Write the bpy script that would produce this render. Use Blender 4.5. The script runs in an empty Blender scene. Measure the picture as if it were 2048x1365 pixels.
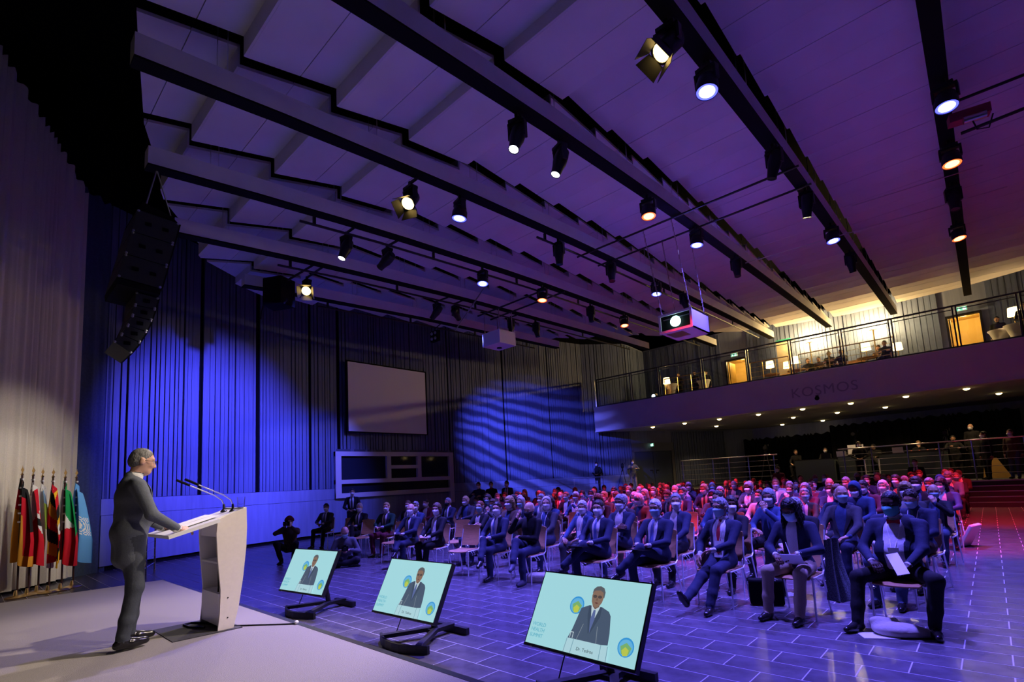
import bpy, math, random
import numpy as np
from mathutils import Matrix, Vector
random.seed(11)
RS = np.random.RandomState(11)
S = bpy.context.scene
COL = S.collection
PI = math.pi

# ------------------------------------------------------------------ camera
cam_d = bpy.data.cameras.new('camera')
cam = bpy.data.objects.new('camera', cam_d)
COL.objects.link(cam)
F_PX, CX, CY = 1021.86, 1029.60, 848.80
YAW, PITCH, ROLL = -0.743428, 0.1145526, -0.0533014
cam_d.sensor_width = 36.0
cam_d.lens = F_PX * 36.0 / 2048
cam_d.shift_x = (1024 - CX) / 2048
cam_d.shift_y = (CY - 682.5) / 2048
cam_d.clip_end = 200
fwd = Vector((math.sin(YAW) * math.cos(PITCH), math.cos(YAW) * math.cos(PITCH), math.sin(PITCH)))
rgt = Vector((math.cos(YAW), -math.sin(YAW), 0))
upv = rgt.cross(fwd)
r2 = rgt * math.cos(ROLL) + upv * math.sin(ROLL)
u2 = -rgt * math.sin(ROLL) + upv * math.cos(ROLL)
cam.matrix_world = Matrix(((r2.x, u2.x, -fwd.x, 0), (r2.y, u2.y, -fwd.y, 0), (r2.z, u2.z, -fwd.z, 1.63), (0, 0, 0, 1)))
S.camera = cam

# ------------------------------------------------------------------ world, exposure, large lights
w = bpy.data.worlds.new('world'); S.world = w; w.use_nodes = True
w.node_tree.nodes['Background'].inputs[0].default_value = (0, 0, 0, 1)
w.node_tree.nodes['Background'].inputs[1].default_value = 0
S.view_settings.view_transform = 'Standard'
S.view_settings.look = 'None'
S.view_settings.exposure = 0.4
S.view_settings.gamma = 1.0
S.view_settings.use_curve_mapping = False

def aim(o, p, q):
    o.location = p
    d = Vector(q) - Vector(p)
    o.rotation_euler = d.to_track_quat('-Z', 'Y').to_euler()

def area(name, p, q, sx, sy, power, col):
    l = bpy.data.lights.new(name, 'AREA'); l.shape = 'RECTANGLE'; l.size = sx; l.size_y = sy
    l.energy = power; l.color = col
    o = bpy.data.objects.new(name, l); COL.objects.link(o); aim(o, p, q)
    return o

def spot(name, p, q, power, col, angle=40, blend=.5, r=.08):
    l = bpy.data.lights.new(name, 'SPOT'); l.energy = power; l.color = col
    l.spot_size = math.radians(angle); l.spot_blend = blend; l.shadow_soft_size = r
    o = bpy.data.objects.new(name, l); COL.objects.link(o); aim(o, p, q)
    return o

def point(name, p, power, col, r=.05):
    l = bpy.data.lights.new(name, 'POINT'); l.energy = power; l.color = col; l.shadow_soft_size = r
    o = bpy.data.objects.new(name, l); COL.objects.link(o); o.location = p
    return o

# ------------------------------------------------------------------ materials
MATS = {}
def mat(name, col=(.5, .5, .5), rough=.6, metal=0.0, emit=None, es=0.0, noise=None, bump=None, trans=0.0, alpha=1.0, spec=.5, coat=0.0, ior=1.45):
    if name in MATS: return MATS[name]
    m = bpy.data.materials.new(name); m.use_nodes = True
    nt = m.node_tree; b = nt.nodes['Principled BSDF']
    b.inputs['Base Color'].default_value = (*col, 1)
    b.inputs['Roughness'].default_value = rough
    b.inputs['Metallic'].default_value = metal
    b.inputs['Specular IOR Level'].default_value = spec
    b.inputs['IOR'].default_value = ior
    if coat: b.inputs['Coat Weight'].default_value = coat; b.inputs['Coat Roughness'].default_value = .12
    if trans: b.inputs['Transmission Weight'].default_value = trans
    if alpha < 1: b.inputs['Alpha'].default_value = alpha
    if emit: b.inputs['Emission Color'].default_value = (*emit, 1); b.inputs['Emission Strength'].default_value = es
    if noise or bump:
        tc = nt.nodes.new('ShaderNodeTexCoord')
    if noise:
        sc, amt = noise[:2]; st = noise[2] if len(noise) > 2 else (1, 1, 1)
        mp = nt.nodes.new('ShaderNodeMapping'); mp.inputs['Scale'].default_value = st
        n = nt.nodes.new('ShaderNodeTexNoise'); n.inputs['Scale'].default_value = sc; n.inputs['Detail'].default_value = 4
        r = nt.nodes.new('ShaderNodeMapRange'); r.inputs[1].default_value = .3; r.inputs[2].default_value = .7
        r.inputs[3].default_value = 1 - amt; r.inputs[4].default_value = 1 + amt
        mx = nt.nodes.new('ShaderNodeMix'); mx.data_type = 'RGBA'; mx.blend_type = 'MULTIPLY'; mx.inputs[0].default_value = 1
        mx.inputs[6].default_value = (*col, 1)
        nt.links.new(tc.outputs['Object'], mp.inputs[0]); nt.links.new(mp.outputs[0], n.inputs['Vector'])
        nt.links.new(n.outputs['Fac'], r.inputs[0]); nt.links.new(r.outputs[0], mx.inputs[7])
        nt.links.new(mx.outputs[2], b.inputs['Base Color'])
    if bump:
        sc, stg = bump[:2]; st = bump[2] if len(bump) > 2 else (1, 1, 1)
        mp = nt.nodes.new('ShaderNodeMapping'); mp.inputs['Scale'].default_value = st
        n = nt.nodes.new('ShaderNodeTexNoise'); n.inputs['Scale'].default_value = sc; n.inputs['Detail'].default_value = 3
        bp = nt.nodes.new('ShaderNodeBump'); bp.inputs['Strength'].default_value = stg; bp.inputs['Distance'].default_value = .01
        nt.links.new(tc.outputs['Object'], mp.inputs[0]); nt.links.new(mp.outputs[0], n.inputs['Vector'])
        nt.links.new(n.outputs['Fac'], bp.inputs['Height']); nt.links.new(bp.outputs[0], b.inputs['Normal'])
    MATS[name] = m
    return m

m_carpet = mat('stage_carpet', (.29, .265, .25), .95, noise=(260, .35), bump=(300, .5), spec=.1)
m_tile = mat('dark_floor_tile', (.095, .085, .100), .27, noise=(5, .3), bump=(3, .03), spec=.5)
m_grout = mat('floor_grout', (.42, .40, .44), .6)
m_nosing = mat('stage_nosing', (.03, .03, .04), .3, .6)
m_brass = mat('brass', (.75, .52, .22), .28, 1.0)
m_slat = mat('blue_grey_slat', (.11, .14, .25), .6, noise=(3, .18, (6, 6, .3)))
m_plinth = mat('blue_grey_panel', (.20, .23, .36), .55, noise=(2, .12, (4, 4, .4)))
m_void = mat('black_void', (.004, .004, .006), .95, spec=.05)
m_ceil = mat('acoustic_panel', (.62, .61, .63), .85, noise=(1.2, .05), bump=(90, .08))
m_edge = mat('panel_edge', (.55, .55, .58), .8)
m_beam = mat('beam_paint', (.62, .63, .66), .6, noise=(3, .05))
m_black = mat('black_metal', (.012, .012, .014), .45, .2)
m_matblack = mat('matt_black', (.005, .005, .006), .9, spec=.15)
m_dark = mat('dark_housing', (.009, .009, .011), .45, spec=.35)
m_chrome = mat('chrome', (.82, .82, .85), .14, 1.0)
m_chairleg = mat('polished_leg', (.86, .86, .90), .34, .55)
m_steel = mat('brushed_steel', (.55, .55, .57), .3, 1.0)
m_white = mat('white_lacquer', (.80, .79, .77), .35)
m_cream = mat('cream_laminate', (.74, .66, .56), .45, noise=(30, .03))
m_wood = mat('beech_ply', (.46, .25, .115), .42, noise=(9, .18, (1, 1, 9)))
m_glass = mat('clear_glass', (1, 1, 1), .02, trans=1.0, ior=1.45)
m_pane = mat('balustrade_glass', (.55, .62, .68), .05, alpha=.10, spec=.5)
nt = m_pane.node_tree
for n_ in [n for n in nt.nodes if n.type != 'OUTPUT_MATERIAL']: nt.nodes.remove(n_)
fr0 = nt.nodes.new('ShaderNodeFresnel'); fr0.inputs[0].default_value = 1.5
tr0 = nt.nodes.new('ShaderNodeBsdfTransparent'); tr0.inputs[0].default_value = (.90, .93, .95, 1)
gy0 = nt.nodes.new('ShaderNodeBsdfGlossy'); gy0.inputs['Roughness'].default_value = .03
mx0 = nt.nodes.new('ShaderNodeMixShader')
nt.links.new(fr0.outputs[0], mx0.inputs[0]); nt.links.new(tr0.outputs[0], mx0.inputs[1]); nt.links.new(gy0.outputs[0], mx0.inputs[2])
nt.links.new(mx0.outputs[0], [n for n in nt.nodes if n.type == 'OUTPUT_MATERIAL'][0].inputs[0])
m_curtain = mat('stage_curtain', (.66, .60, .53), .95, noise=(60, .06), bump=(140, .15), spec=.1)
m_navycurtain = mat('navy_drape', (.05, .07, .13), .95, noise=(20, .15))
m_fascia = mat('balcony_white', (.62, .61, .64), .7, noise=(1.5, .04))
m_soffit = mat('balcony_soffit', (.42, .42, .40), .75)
m_frame = mat('booth_frame', (.60, .56, .60), .6)
m_screen_cloth = mat('projection_cloth', (.78, .77, .80), .9)
m_paper = mat('white_paper', (.85, .85, .85), .8)

# ------------------------------------------------------------------ mesh helpers
class MB:
    def __init__(s): s.v = []; s.f = []; s.m = []; s.c = 0
    def mi(s, i): s.c = i; return s
    def add(s, vs, fs):
        o = len(s.v); s.v += [tuple(p) for p in vs]
        for f in fs: s.f.append(tuple(i + o for i in f)); s.m.append(s.c)
        return s
    def box(s, c, d, rz=0.0, M=None):
        x, y, z = d[0] / 2, d[1] / 2, d[2] / 2
        vs = [Vector((sx * x, sy * y, sz * z)) for sz in (-1, 1) for sy in (-1, 1) for sx in (-1, 1)]
        if M is not None: vs = [M @ p for p in vs]
        elif rz: r = Matrix.Rotation(rz, 3, 'Z'); vs = [r @ p for p in vs]
        c = Vector(c)
        return s.add([p + c for p in vs], [(0, 2, 3, 1), (4, 5, 7, 6), (0, 1, 5, 4), (2, 6, 7, 3), (0, 4, 6, 2), (1, 3, 7, 5)])
    def b2(s, a, b):
        return s.box([(p + q) / 2 for p, q in zip(a, b)], [abs(q - p) for p, q in zip(a, b)])
    def tube(s, pts, r, n=8, caps=True):
        pts = [Vector(p) for p in pts]; k = len(pts)
        rs = list(r) if hasattr(r, '__len__') else [r] * k
        vs = []; up = None
        for i, p in enumerate(pts):
            t = (pts[min(i + 1, k - 1)] - pts[max(i - 1, 0)]).normalized()
            if up is None or abs(up.dot(t)) > .98: up = Vector((0, 0, 1)) if abs(t.z) < .9 else Vector((1, 0, 0))
            a = t.cross(up).normalized(); b = a.cross(t).normalized(); up = b
            for j in range(n):
                an = 2 * PI * j / n; vs.append(p + (a * math.cos(an) + b * math.sin(an)) * rs[i])
        fs = [(i * n + j, i * n + (j + 1) % n, (i + 1) * n + (j + 1) % n, (i + 1) * n + j) for i in range(k - 1) for j in range(n)]
        if caps: fs += [tuple(range(n))[::-1], tuple(range((k - 1) * n, k * n))]
        return s.add(vs, fs)
    def cyl(s, a, b, r, n=12, r2=None): return s.tube([a, b], [r, r if r2 is None else r2], n)
    def lathe(s, prof, n=16, M=None, c=(0, 0, 0)):
        vs = []; k = len(prof); c = Vector(c)
        for r, z in prof:
            for j in range(n):
                p = Vector((r * math.cos(2 * PI * j / n), r * math.sin(2 * PI * j / n), z))
                vs.append((M @ p if M is not None else p) + c)
        fs = [(i * n + j, i * n + (j + 1) % n, (i + 1) * n + (j + 1) % n, (i + 1) * n + j) for i in range(k - 1) for j in range(n)]
        if prof[0][0] > 1e-5: fs.append(tuple(range(n))[::-1])
        if prof[-1][0] > 1e-5: fs.append(tuple(range((k - 1) * n, k * n)))
        return s.add(vs, fs)
    def prism(s, poly, off):
        n = len(poly); off = Vector(off); vs = [Vector(p) for p in poly]; vs += [p + off for p in vs]
        return s.add(vs, [tuple(range(n))[::-1], tuple(range(n, 2 * n))] + [(i, (i + 1) % n, n + (i + 1) % n, n + i) for i in range(n)])
    def grid(s, rows):
        k = len(rows); n = len(rows[0]); vs = [p for r in rows for p in r]
        return s.add(vs, [(i * n + j, i * n + j + 1, (i + 1) * n + j + 1, (i + 1) * n + j) for i in range(k - 1) for j in range(n - 1)])
    def ell(s, c, r, n=10, k=7, M=None):
        prof = [(max(math.sin(PI * i / k), 0), -math.cos(PI * i / k)) for i in range(k + 1)]
        vs = []; c = Vector(c)
        for a, z in prof:
            for j in range(n):
                p = Vector((a * math.cos(2 * PI * j / n) * r[0], a * math.sin(2 * PI * j / n) * r[1], z * r[2]))
                vs.append((M @ p if M is not None else p) + c)
        return s.add(vs, [(i * n + j, i * n + (j + 1) % n, (i + 1) * n + (j + 1) % n, (i + 1) * n + j) for i in range(k) for j in range(n)])
    def mesh(s, name, mats, smooth=False):
        me = bpy.data.meshes.new(name); me.from_pydata([tuple(p) for p in s.v], [], s.f)
        for m in (mats if isinstance(mats, (list, tuple)) else [mats]): me.materials.append(m)
        if any(s.m): me.polygons.foreach_set('material_index', s.m)
        if smooth:
            me.polygons.foreach_set('use_smooth', [True] * len(s.f))
            if smooth != 'all':
                try: me.set_sharp_from_angle(angle=math.radians(38))
                except Exception: pass
        me.update()
        return me
    def build(s, name, mats, parent=None, loc=(0, 0, 0), rz=0.0, smooth=False):
        return put(name, s.mesh(name, mats, smooth), parent, loc, rz)

def put(name, me, parent=None, loc=(0, 0, 0), rz=0.0):
    o = bpy.data.objects.new(name, me); COL.objects.link(o); o.location = loc; o.rotation_euler = (0, 0, rz)
    if parent is not None: o.parent = parent
    return o

def tag(o, label, cat, group=None):
    o['label'] = label; o['category'] = cat
    if group: o['group'] = group
    return o

def thing(name, label, cat, loc=(0, 0, 0), rz=0.0, group=None):
    o = bpy.data.objects.new(name, None); COL.objects.link(o); o.empty_display_size = .1
    o.location = loc; o.rotation_euler = (0, 0, rz)
    return tag(o, label, cat, group)

def struct(o, label=None):
    o['kind'] = 'structure'
    if label: o['label'] = label
    return o

def dup(o, parent=None, loc=None, rz=None):
    c = o.copy(); COL.objects.link(c)
    if parent is not None: c.parent = parent
    if loc is not None: c.location = loc
    if rz is not None: c.rotation_euler = (0, 0, rz)
    return c

def text_mesh(name, s, size, m, parent, M, extrude=.001, align='LEFT', space=1.0, bold=0.0):
    cu = bpy.data.curves.new(name, 'FONT'); cu.body = s; cu.size = size; cu.extrude = extrude; cu.align_x = align; cu.space_character = space; cu.offset = bold
    o = bpy.data.objects.new(name, cu); COL.objects.link(o)
    dg = bpy.context.evaluated_depsgraph_get()
    me = bpy.data.meshes.new_from_object(o.evaluated_get(dg)); bpy.data.objects.remove(o); bpy.data.curves.remove(cu)
    me.materials.clear(); me.materials.append(m)
    o = bpy.data.objects.new(name, me); COL.objects.link(o)
    if parent is not None: o.parent = parent
    o.matrix_local = M
    return o

# ================================================================== STRUCTURE
# ---- floor with 60 x 30 tiles
fl = MB(); fl.b2((-21, -8, -.2), (6, 36, -.0012))
floor = struct(fl.build('floor', m_grout), 'dark glossy tiled hall floor')
TX, TY = .605, .297
tile_me = MB().box((0, 0, -.006), (TX - .010, TY - .010, .012)).mesh('tile', m_tile)
cells = []
for i in range(-26, 66):
    y = 4.49 + TY * (i + .5)
    for j in range(-32, 8):
        x = -1.87 + TX * (j + .5) + (TX / 2 if i % 2 else 0)
        if y > 24.5: continue
        if x > -9.6 and y < 2.05: continue
        if x > 3.5 or (x < -18.8 + .25 * max(0, 8 - y)) : continue
        d = Vector((x, y, -1.63)); z = d.dot(fwd)
        vis = False
        if z > .5:
            px = CX + F_PX * d.dot(r2) / z; py = CY - F_PX * d.dot(u2) / z
            vis = -60 < px < 2110 and py < 1420 and not (x > -9.6 and y < 3.0)
        cells.append((0 if vis else 1, d.length, x, y))
cells.sort()
tf = MB()
for n, (v, d, x, y) in enumerate(cells):
    if n < 296: put('tile', tile_me, floor, (x, y, 0))
    else: tf.box((x, y, -.006), (TX - .010, TY - .010, .012))
o = tf.build('tile_field', m_tile, floor); o['kind'] = 'stuff'

# ---- stage platform
stage = bpy.data.objects.new('stage', None); COL.objects.link(stage); struct(stage, 'low carpeted stage platform with dark metal nosing')
MB().prism([(-9.85, -7, 0), (4, -7, 0), (4, 2.14, 0), (-9.40, 2.14, 0)], (0, 0, .42)).build('stage_base', m_nosing, stage)
MB().prism([(-9.87, -7, .42), (4, -7, .42), (4, 2.15, .42), (-9.42, 2.15, .42)], (0, 0, .03)).build('carpet', m_carpet, stage)
MB().b2((-9.42, 2.15, .405), (4, 2.20, .452)).build('nosing', m_nosing, stage)
MB().b2((-9.42, 2.20, .43), (4, 2.212, .437)).build('brass_strip', m_brass, stage)
MB().b2((-9.42, 2.12, 0), (4, 2.30, .12)).build('lower_step', m_nosing, stage)

# ---- left wall: plan polyline, plinth, slats
WL = [(-15.6, 1.3), (-16.4, 2.35), (-17.45, 4.85), (-18.0, 6.75), (-18.45, 8.75), (-18.6, 10), (-18.6, 15.6), (-18.2, 19), (-17.6, 22), (-17.0, 24.5), (-15.3, 26.6)]
WB = [(-15.3, 26.6), (-13.9, 28.9), (-12.2, 33), (-11, 34.5), (6, 34.5)]
def wall_run(name, pts, z0, z1, m, th=.12, label=None):
    b = MB()
    for a, c in zip(pts[:-1], pts[1:]):
        a2, c2 = Vector((*a, 0)), Vector((*c, 0)); t = (c2 - a2).normalized(); n = Vector((-t.y, t.x, 0))
        b.prism([a2 + Vector((0, 0, z0)), c2 + Vector((0, 0, z0)), c2 + n * th + Vector((0, 0, z0)), a2 + n * th + Vector((0, 0, z0))], (0, 0, z1 - z0))
    return b.build(name, m)
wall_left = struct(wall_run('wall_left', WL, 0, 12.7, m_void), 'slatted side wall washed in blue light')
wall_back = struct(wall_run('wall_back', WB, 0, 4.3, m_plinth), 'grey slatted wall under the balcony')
pl = MB(); up = MB(); bb = MB()
for a, c in zip(WL[1:-1], WL[2:]):
    a2, c2 = Vector((*a, 0)), Vector((*c, 0)); t = (c2 - a2).normalized(); n = Vector((t.y, -t.x, 0))
    L = (c2 - a2).length; mid = (a2 + c2) / 2; an = math.atan2(t.y, t.x)
    pl.box(mid + n * .06 + Vector((0, 0, .74)), (L, .12, 1.24), an)
    up.box(mid + n * .05 + Vector((0, 0, 1.57)), (L, .10, .40), an)
    bb.box(mid + n * .03 + Vector((0, 0, .06)), (L, .06, .12), an)
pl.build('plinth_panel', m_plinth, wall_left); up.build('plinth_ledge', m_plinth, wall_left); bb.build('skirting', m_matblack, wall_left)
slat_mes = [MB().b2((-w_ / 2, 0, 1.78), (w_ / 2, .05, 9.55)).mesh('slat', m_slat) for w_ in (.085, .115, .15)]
def slats_along(pts, parent, mes, z=0.0, gaps=(.012, .02, .02, .035, .05), ws=(.085, .115, .15), skip=None):
    cnt = 0
    for a, c in zip(pts[:-1], pts[1:]):
        a2, c2 = Vector((*a, 0)), Vector((*c, 0)); t = (c2 - a2).normalized(); n = Vector((t.y, -t.x, 0)); L = (c2 - a2).length
        an = math.atan2(t.y, t.x) + PI; s = .03
        while True:
            k = random.choice((0, 1, 1, 2)); wd = ws[k]
            if s + wd > L - .01: break
            p = a2 + t * (s + wd / 2) + n * random.uniform(.0, .035)
            if not (skip and skip(p)): put('slat', mes[k], parent, (p.x, p.y, z), an); cnt += 1
            s += wd + random.choice(gaps)
    return cnt
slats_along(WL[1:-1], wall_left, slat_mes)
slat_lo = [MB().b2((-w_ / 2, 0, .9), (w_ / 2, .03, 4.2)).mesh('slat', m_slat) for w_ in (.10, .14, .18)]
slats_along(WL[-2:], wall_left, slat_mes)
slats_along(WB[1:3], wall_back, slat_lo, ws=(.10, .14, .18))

# ---- ceiling void, acoustic panels
ceiling = struct(MB().b2((-21, -8, 12.6), (6.5, 36, 12.75)).build('ceiling', m_void), 'black ceiling void with rows of suspended white acoustic panels')
REG = [(6, 0), (6, 25), (3, 26.6), (0, 27.2), (-4, 27.4), (-8, 26.8), (-9.4, 25.3), (-11, 24.2), (-13, 22.6), (-15.3, 20), (-16.5, 17.4), (-16.9, 14.5), (-17.6, 11.5), (-17.9, 9.2), (-16.9, 7.0), (-15.6, 5.2), (-14.2, 3.9), (-11.8, 2.55), (-9.7, 1.79), (-7.5, 1.28), (-4, .5), (0, .1)]
def clip(poly, reg):
    out = poly
    for (ax, ay), (bx, by) in zip(reg, reg[1:] + reg[:1]):
        inn = lambda p: (bx - ax) * (p[1] - ay) - (by - ay) * (p[0] - ax) >= -1e-9
        res = []
        for p, q in zip(out, out[1:] + out[:1]):
            ip, iq = inn(p), inn(q)
            if ip: res.append(p)
            if ip != iq:
                d1 = (bx - ax) * (p[1] - ay) - (by - ay) * (p[0] - ax); d2 = (bx - ax) * (q[1] - ay) - (by - ay) * (q[0] - ax)
                tt = d1 / (d1 - d2); res.append((p[0] + (q[0] - p[0]) * tt, p[1] + (q[1] - p[1]) * tt))
        out = res
        if not out: return []
    return out
XB = [.1 - 2.4 * k for k in range(-1, 8)]           # beam axes, right to left
ROWY = [1.04 + 1.39 * i for i in range(-1, 20)]
def zc(y): return float(np.interp(y, [5, 7, 8.5, 11, 15, 27], [7.98, 8.10, 8.20, 8.34, 8.46, 8.56]))
def row_z(i):
    y0, y1 = ROWY[i], ROWY[i + 1]
    if y0 < 5.0: return 7.76, 8.07
    if y0 < 6.3: return 7.86, 8.02
    return zc(y0) + .13, zc(y1) - .04
for k in range(len(XB) - 1):
    x1, x0 = XB[k] - .12, XB[k + 1] + .12
    if k == 0: x1 = 3.4
    for i in range(len(ROWY) - 1):
        y0, y1 = ROWY[i], ROWY[i + 1]; za, zb_ = row_z(i); b = MB(); any_ = False
        ys = y0 + (y1 - y0) * .56
        for ya, yb in ((y0 + .004, ys - .006), (ys + .006, y1 - .004)):
            pg = clip([(x0, ya), (x1, ya), (x1, yb), (x0, yb)], REG)
            if len(pg) < 3: continue
            any_ = True
            b.prism([(x, y, za + (zb_ - za) * (y - y0) / (y1 - y0)) for x, y in pg], (0, 0, .05))
        zp = row_z(i - 1)[1] if i else zb_
        pr_ = clip([(x0, y0 - .03), (x1, y0 - .03), (x1, y0 + .002), (x0, y0 + .002)], REG)
        if any_ and len(pr_) >= 3 and abs(zp - za) > .02:
            lo, hi = min(za, zp) , max(za, zp) + .05
            b.prism([(x, y, lo) for x, y in pr_], (0, 0, hi - lo))
        if any_: b.build('panel', m_ceil, ceiling)

# ---- beams
ZT = ([-1, 0, 1.5, 3, 6, 11, 20, 27], [6.78, 6.87, 7.02, 7.17, 7.40, 7.64, 7.84, 7.95])
def zbm(y): return float(np.interp(y, *ZT))
BEAMS = [(-1, .4, 26.0, 0), (0, .4, 26.3, 0), (1, .5, 26.9, 1), (2, .7, 26.7, 1), (3, 1.17, 26.5, 1), (4, 1.80, 25.5, 1), (5, 2.75, 23.0, 1), (6, 4.95, 18.8, 1)]
ORD = ['first', 'second', 'third', 'fourth', 'fifth', 'sixth', 'seventh', 'eighth']
for k, ya, yb, pipe in BEAMS:
    x = .1 - 2.4 * k
    t = thing('ceiling_beam', ('white ceiling beam closest to the slatted side wall, shortest of the beams' if k == 6 else 'long white beam with black underside below the ceiling, %s counted from the side wall' % ORD[6 - k]), 'beam', (x, ya, zbm(ya)), group='beams under the acoustic ceiling')
    n = 14; ys = [ya + (yb - ya) * i / n for i in range(n + 1)]
    bd = MB(); ud = MB(); z0 = zbm(ya)
    def sweep(b, xa, xb_, za, zb_):
        rows = [[(xx, y - ya, zbm(y) - z0 + zz) for xx, zz in ((xa, za), (xb_, za), (xb_, zb_), (xa, zb_), (xa, za))] for y in ys]
        b.grid(rows); b.add([rows[0][i] for i in range(4)], [(0, 1, 2, 3)]); b.add([rows[-1][i] for i in range(4)], [(3, 2, 1, 0)])
    sweep(bd, -.12, .12, .03, .33); bd.build('body', m_beam, t)
    sweep(ud, -.118, .118, 0, .03); ud.build('underside', m_matblack, t)
    hr = 0
    y = ya + 1.0
    while y < yb - .5:
        for dx in (-.05, .05):
            MB().cyl((dx, y - ya + dx, zbm(y) - z0 + .33), (dx, y - ya + dx, 9.6 - z0), .008, 5).build('hanger_rod', m_steel, t)
        y += 2.35
    if pipe and k >= 3:
        pp = MB()
        for dx, dz in ((-.14, -.16),):
            y0p = 9.0 if k == 3 else max(ya + 2.2, 4.4); pts = [(dx, yy - ya, zbm(yy) - z0 + dz) for yy in np.linspace(y0p, yb - 1.5, 12)]
            pp.tube(pts, .028, 6)
        pp.build('lighting_pipe', m_black, t, smooth=True)
        for yy in np.arange(y0p + .3, yb - 2, 3.1):
            MB().box((-.14, yy - ya, zbm(yy) - z0 - .08), (.04, .06, .18)).build('pipe_clamp', m_black, t)

# ---- balcony
balc = bpy.data.objects.new('balcony', None); COL.objects.link(balc); struct(balc, 'broad white fronted balcony across the back of the hall')
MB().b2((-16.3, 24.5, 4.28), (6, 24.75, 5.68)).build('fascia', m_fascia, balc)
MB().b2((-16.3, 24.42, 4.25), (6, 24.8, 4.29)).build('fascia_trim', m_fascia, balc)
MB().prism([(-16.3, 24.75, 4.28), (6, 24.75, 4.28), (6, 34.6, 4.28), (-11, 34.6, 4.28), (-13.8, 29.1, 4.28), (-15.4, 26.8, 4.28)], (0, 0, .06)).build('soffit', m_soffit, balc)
MB().prism([(-16.6, 24.7, 5.45), (6, 24.7, 5.45), (6, 29.6, 5.45), (-14, 29.6, 5.45)], (0, 0, .1)).build('balcony_floor', mat('balcony_carpet', (.12, .08, .06), .9), balc)
Mk = Matrix.Translation((-6.05, 24.497, 4.66)) @ Matrix.Rotation(PI / 2, 4, 'X')
text_mesh('lettering', 'KOSMOS', .58, mat('sign_grey', (.33, .32, .38), .6), balc, Mk, .012, space=1.12)
# upper back wall with two lit doorways
wall_up = bpy.data.objects.new('wall_gallery', None); COL.objects.link(wall_up); struct(wall_up, 'grey slatted wall at the rear of the balcony')
ub = MB()
for xa, xb_, za, zb_ in ((-16.4, -10.36, 5.5, 9.6), (-9.33, -.66, 5.5, 9.6), (.38, 6, 5.5, 9.6), (-10.36, -9.33, 7.85, 9.6), (-.66, .38, 7.85, 9.6)):
    ub.b2((xa, 29.4, za), (xb_, 29.55, zb_))
ub.build('wall_panel', m_plinth, wall_up)
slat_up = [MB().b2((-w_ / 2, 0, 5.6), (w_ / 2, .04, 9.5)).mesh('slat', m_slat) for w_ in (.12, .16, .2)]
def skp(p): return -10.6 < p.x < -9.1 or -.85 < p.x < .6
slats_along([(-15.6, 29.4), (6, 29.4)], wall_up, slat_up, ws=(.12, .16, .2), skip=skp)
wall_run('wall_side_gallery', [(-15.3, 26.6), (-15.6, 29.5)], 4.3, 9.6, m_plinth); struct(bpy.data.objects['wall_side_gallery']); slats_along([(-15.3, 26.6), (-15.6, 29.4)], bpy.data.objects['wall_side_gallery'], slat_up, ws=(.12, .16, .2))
m_ochre = mat('ochre_plaster', (.70, .50, .16), .8)
for n_, (xa, xb_) in enumerate(((-10.36, -9.33), (-.66, .38))):
    d = bpy.data.objects.new('door_%d' % (n_ + 2), None); COL.objects.link(d); struct(d, 'open doorway to a yellow lit corridor')
    c = MB(); c.b2((xa - .5, 31.6, 5.5), (xb_ + .5, 31.7, 8.2)); c.b2((xa - .6, 29.56, 5.5), (xa - .5, 31.6, 8.2)); c.b2((xb_ + .5, 29.56, 5.5), (xb_ + .6, 31.6, 8.2)); c.b2((xa - .5, 29.56, 8.1), (xb_ + .5, 31.6, 8.2)); c.b2((xa - .5, 29.56, 5.5), (xb_ + .5, 31.6, 5.55))
    c.build('corridor', m_ochre, d)
    fr = MB(); fr.b2((xa - .08, 29.3, 5.55), (xa, 29.56, 7.93)); fr.b2((xb_, 29.3, 5.55), (xb_ + .08, 29.56, 7.93)); fr.b2((xa, 29.3, 7.85), (xb_, 29.56, 7.93)); fr.build('door_frame', m_dark, d)
    MB().b2((xa + .02, 29.6, 5.56), (xa + .07, 30.5, 7.84)).build('door_leaf', mat('door_ochre', (.42, .27, .06), .5), d)
    MB().lathe([(.16, 0), (.16, -.05), (0, -.05)], 16, c=((xa + xb_) / 2, 30.4, 8.1)).build('corridor_lamp', mat('warm_lamp', (1, .8, .5), .5, emit=(1, .74, .34), es=5), d)
    point('corridor_light', ((xa + xb_) / 2, 30.4, 7.97), 55, (1, .68, .26), .12)

# ---- rear platform, steps
plat = bpy.data.objects.new('platform_rear', None); COL.objects.link(plat); struct(plat, 'raised dark platform under the balcony')
m_plat = mat('platform_dark', (.03, .03, .035), .6)
MB().prism([(-16.9, 24.6, 0), (-1.2, 24.6, 0), (-1.2, 24.6, 0), (6, 24.6, 0), (6, 34.5, 0), (-11, 34.5, 0), (-13.9, 28.9, 0), (-15.3, 26.6, 0)], (0, 0, .85)).build('platform_body', m_plat, plat)
for i in range(5):
    MB().b2((-.9, 23.2 + .28 * i, 0), (4, 24.6, .17 * (i + 1) - .012)).build('step', m_plat, plat)
    MB().b2((-.9, 23.195 + .28 * i, .17 * (i + 1) - .03), (4, 23.24 + .28 * i, .17 * (i + 1))).build('step_nosing', m_steel, plat)
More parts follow.
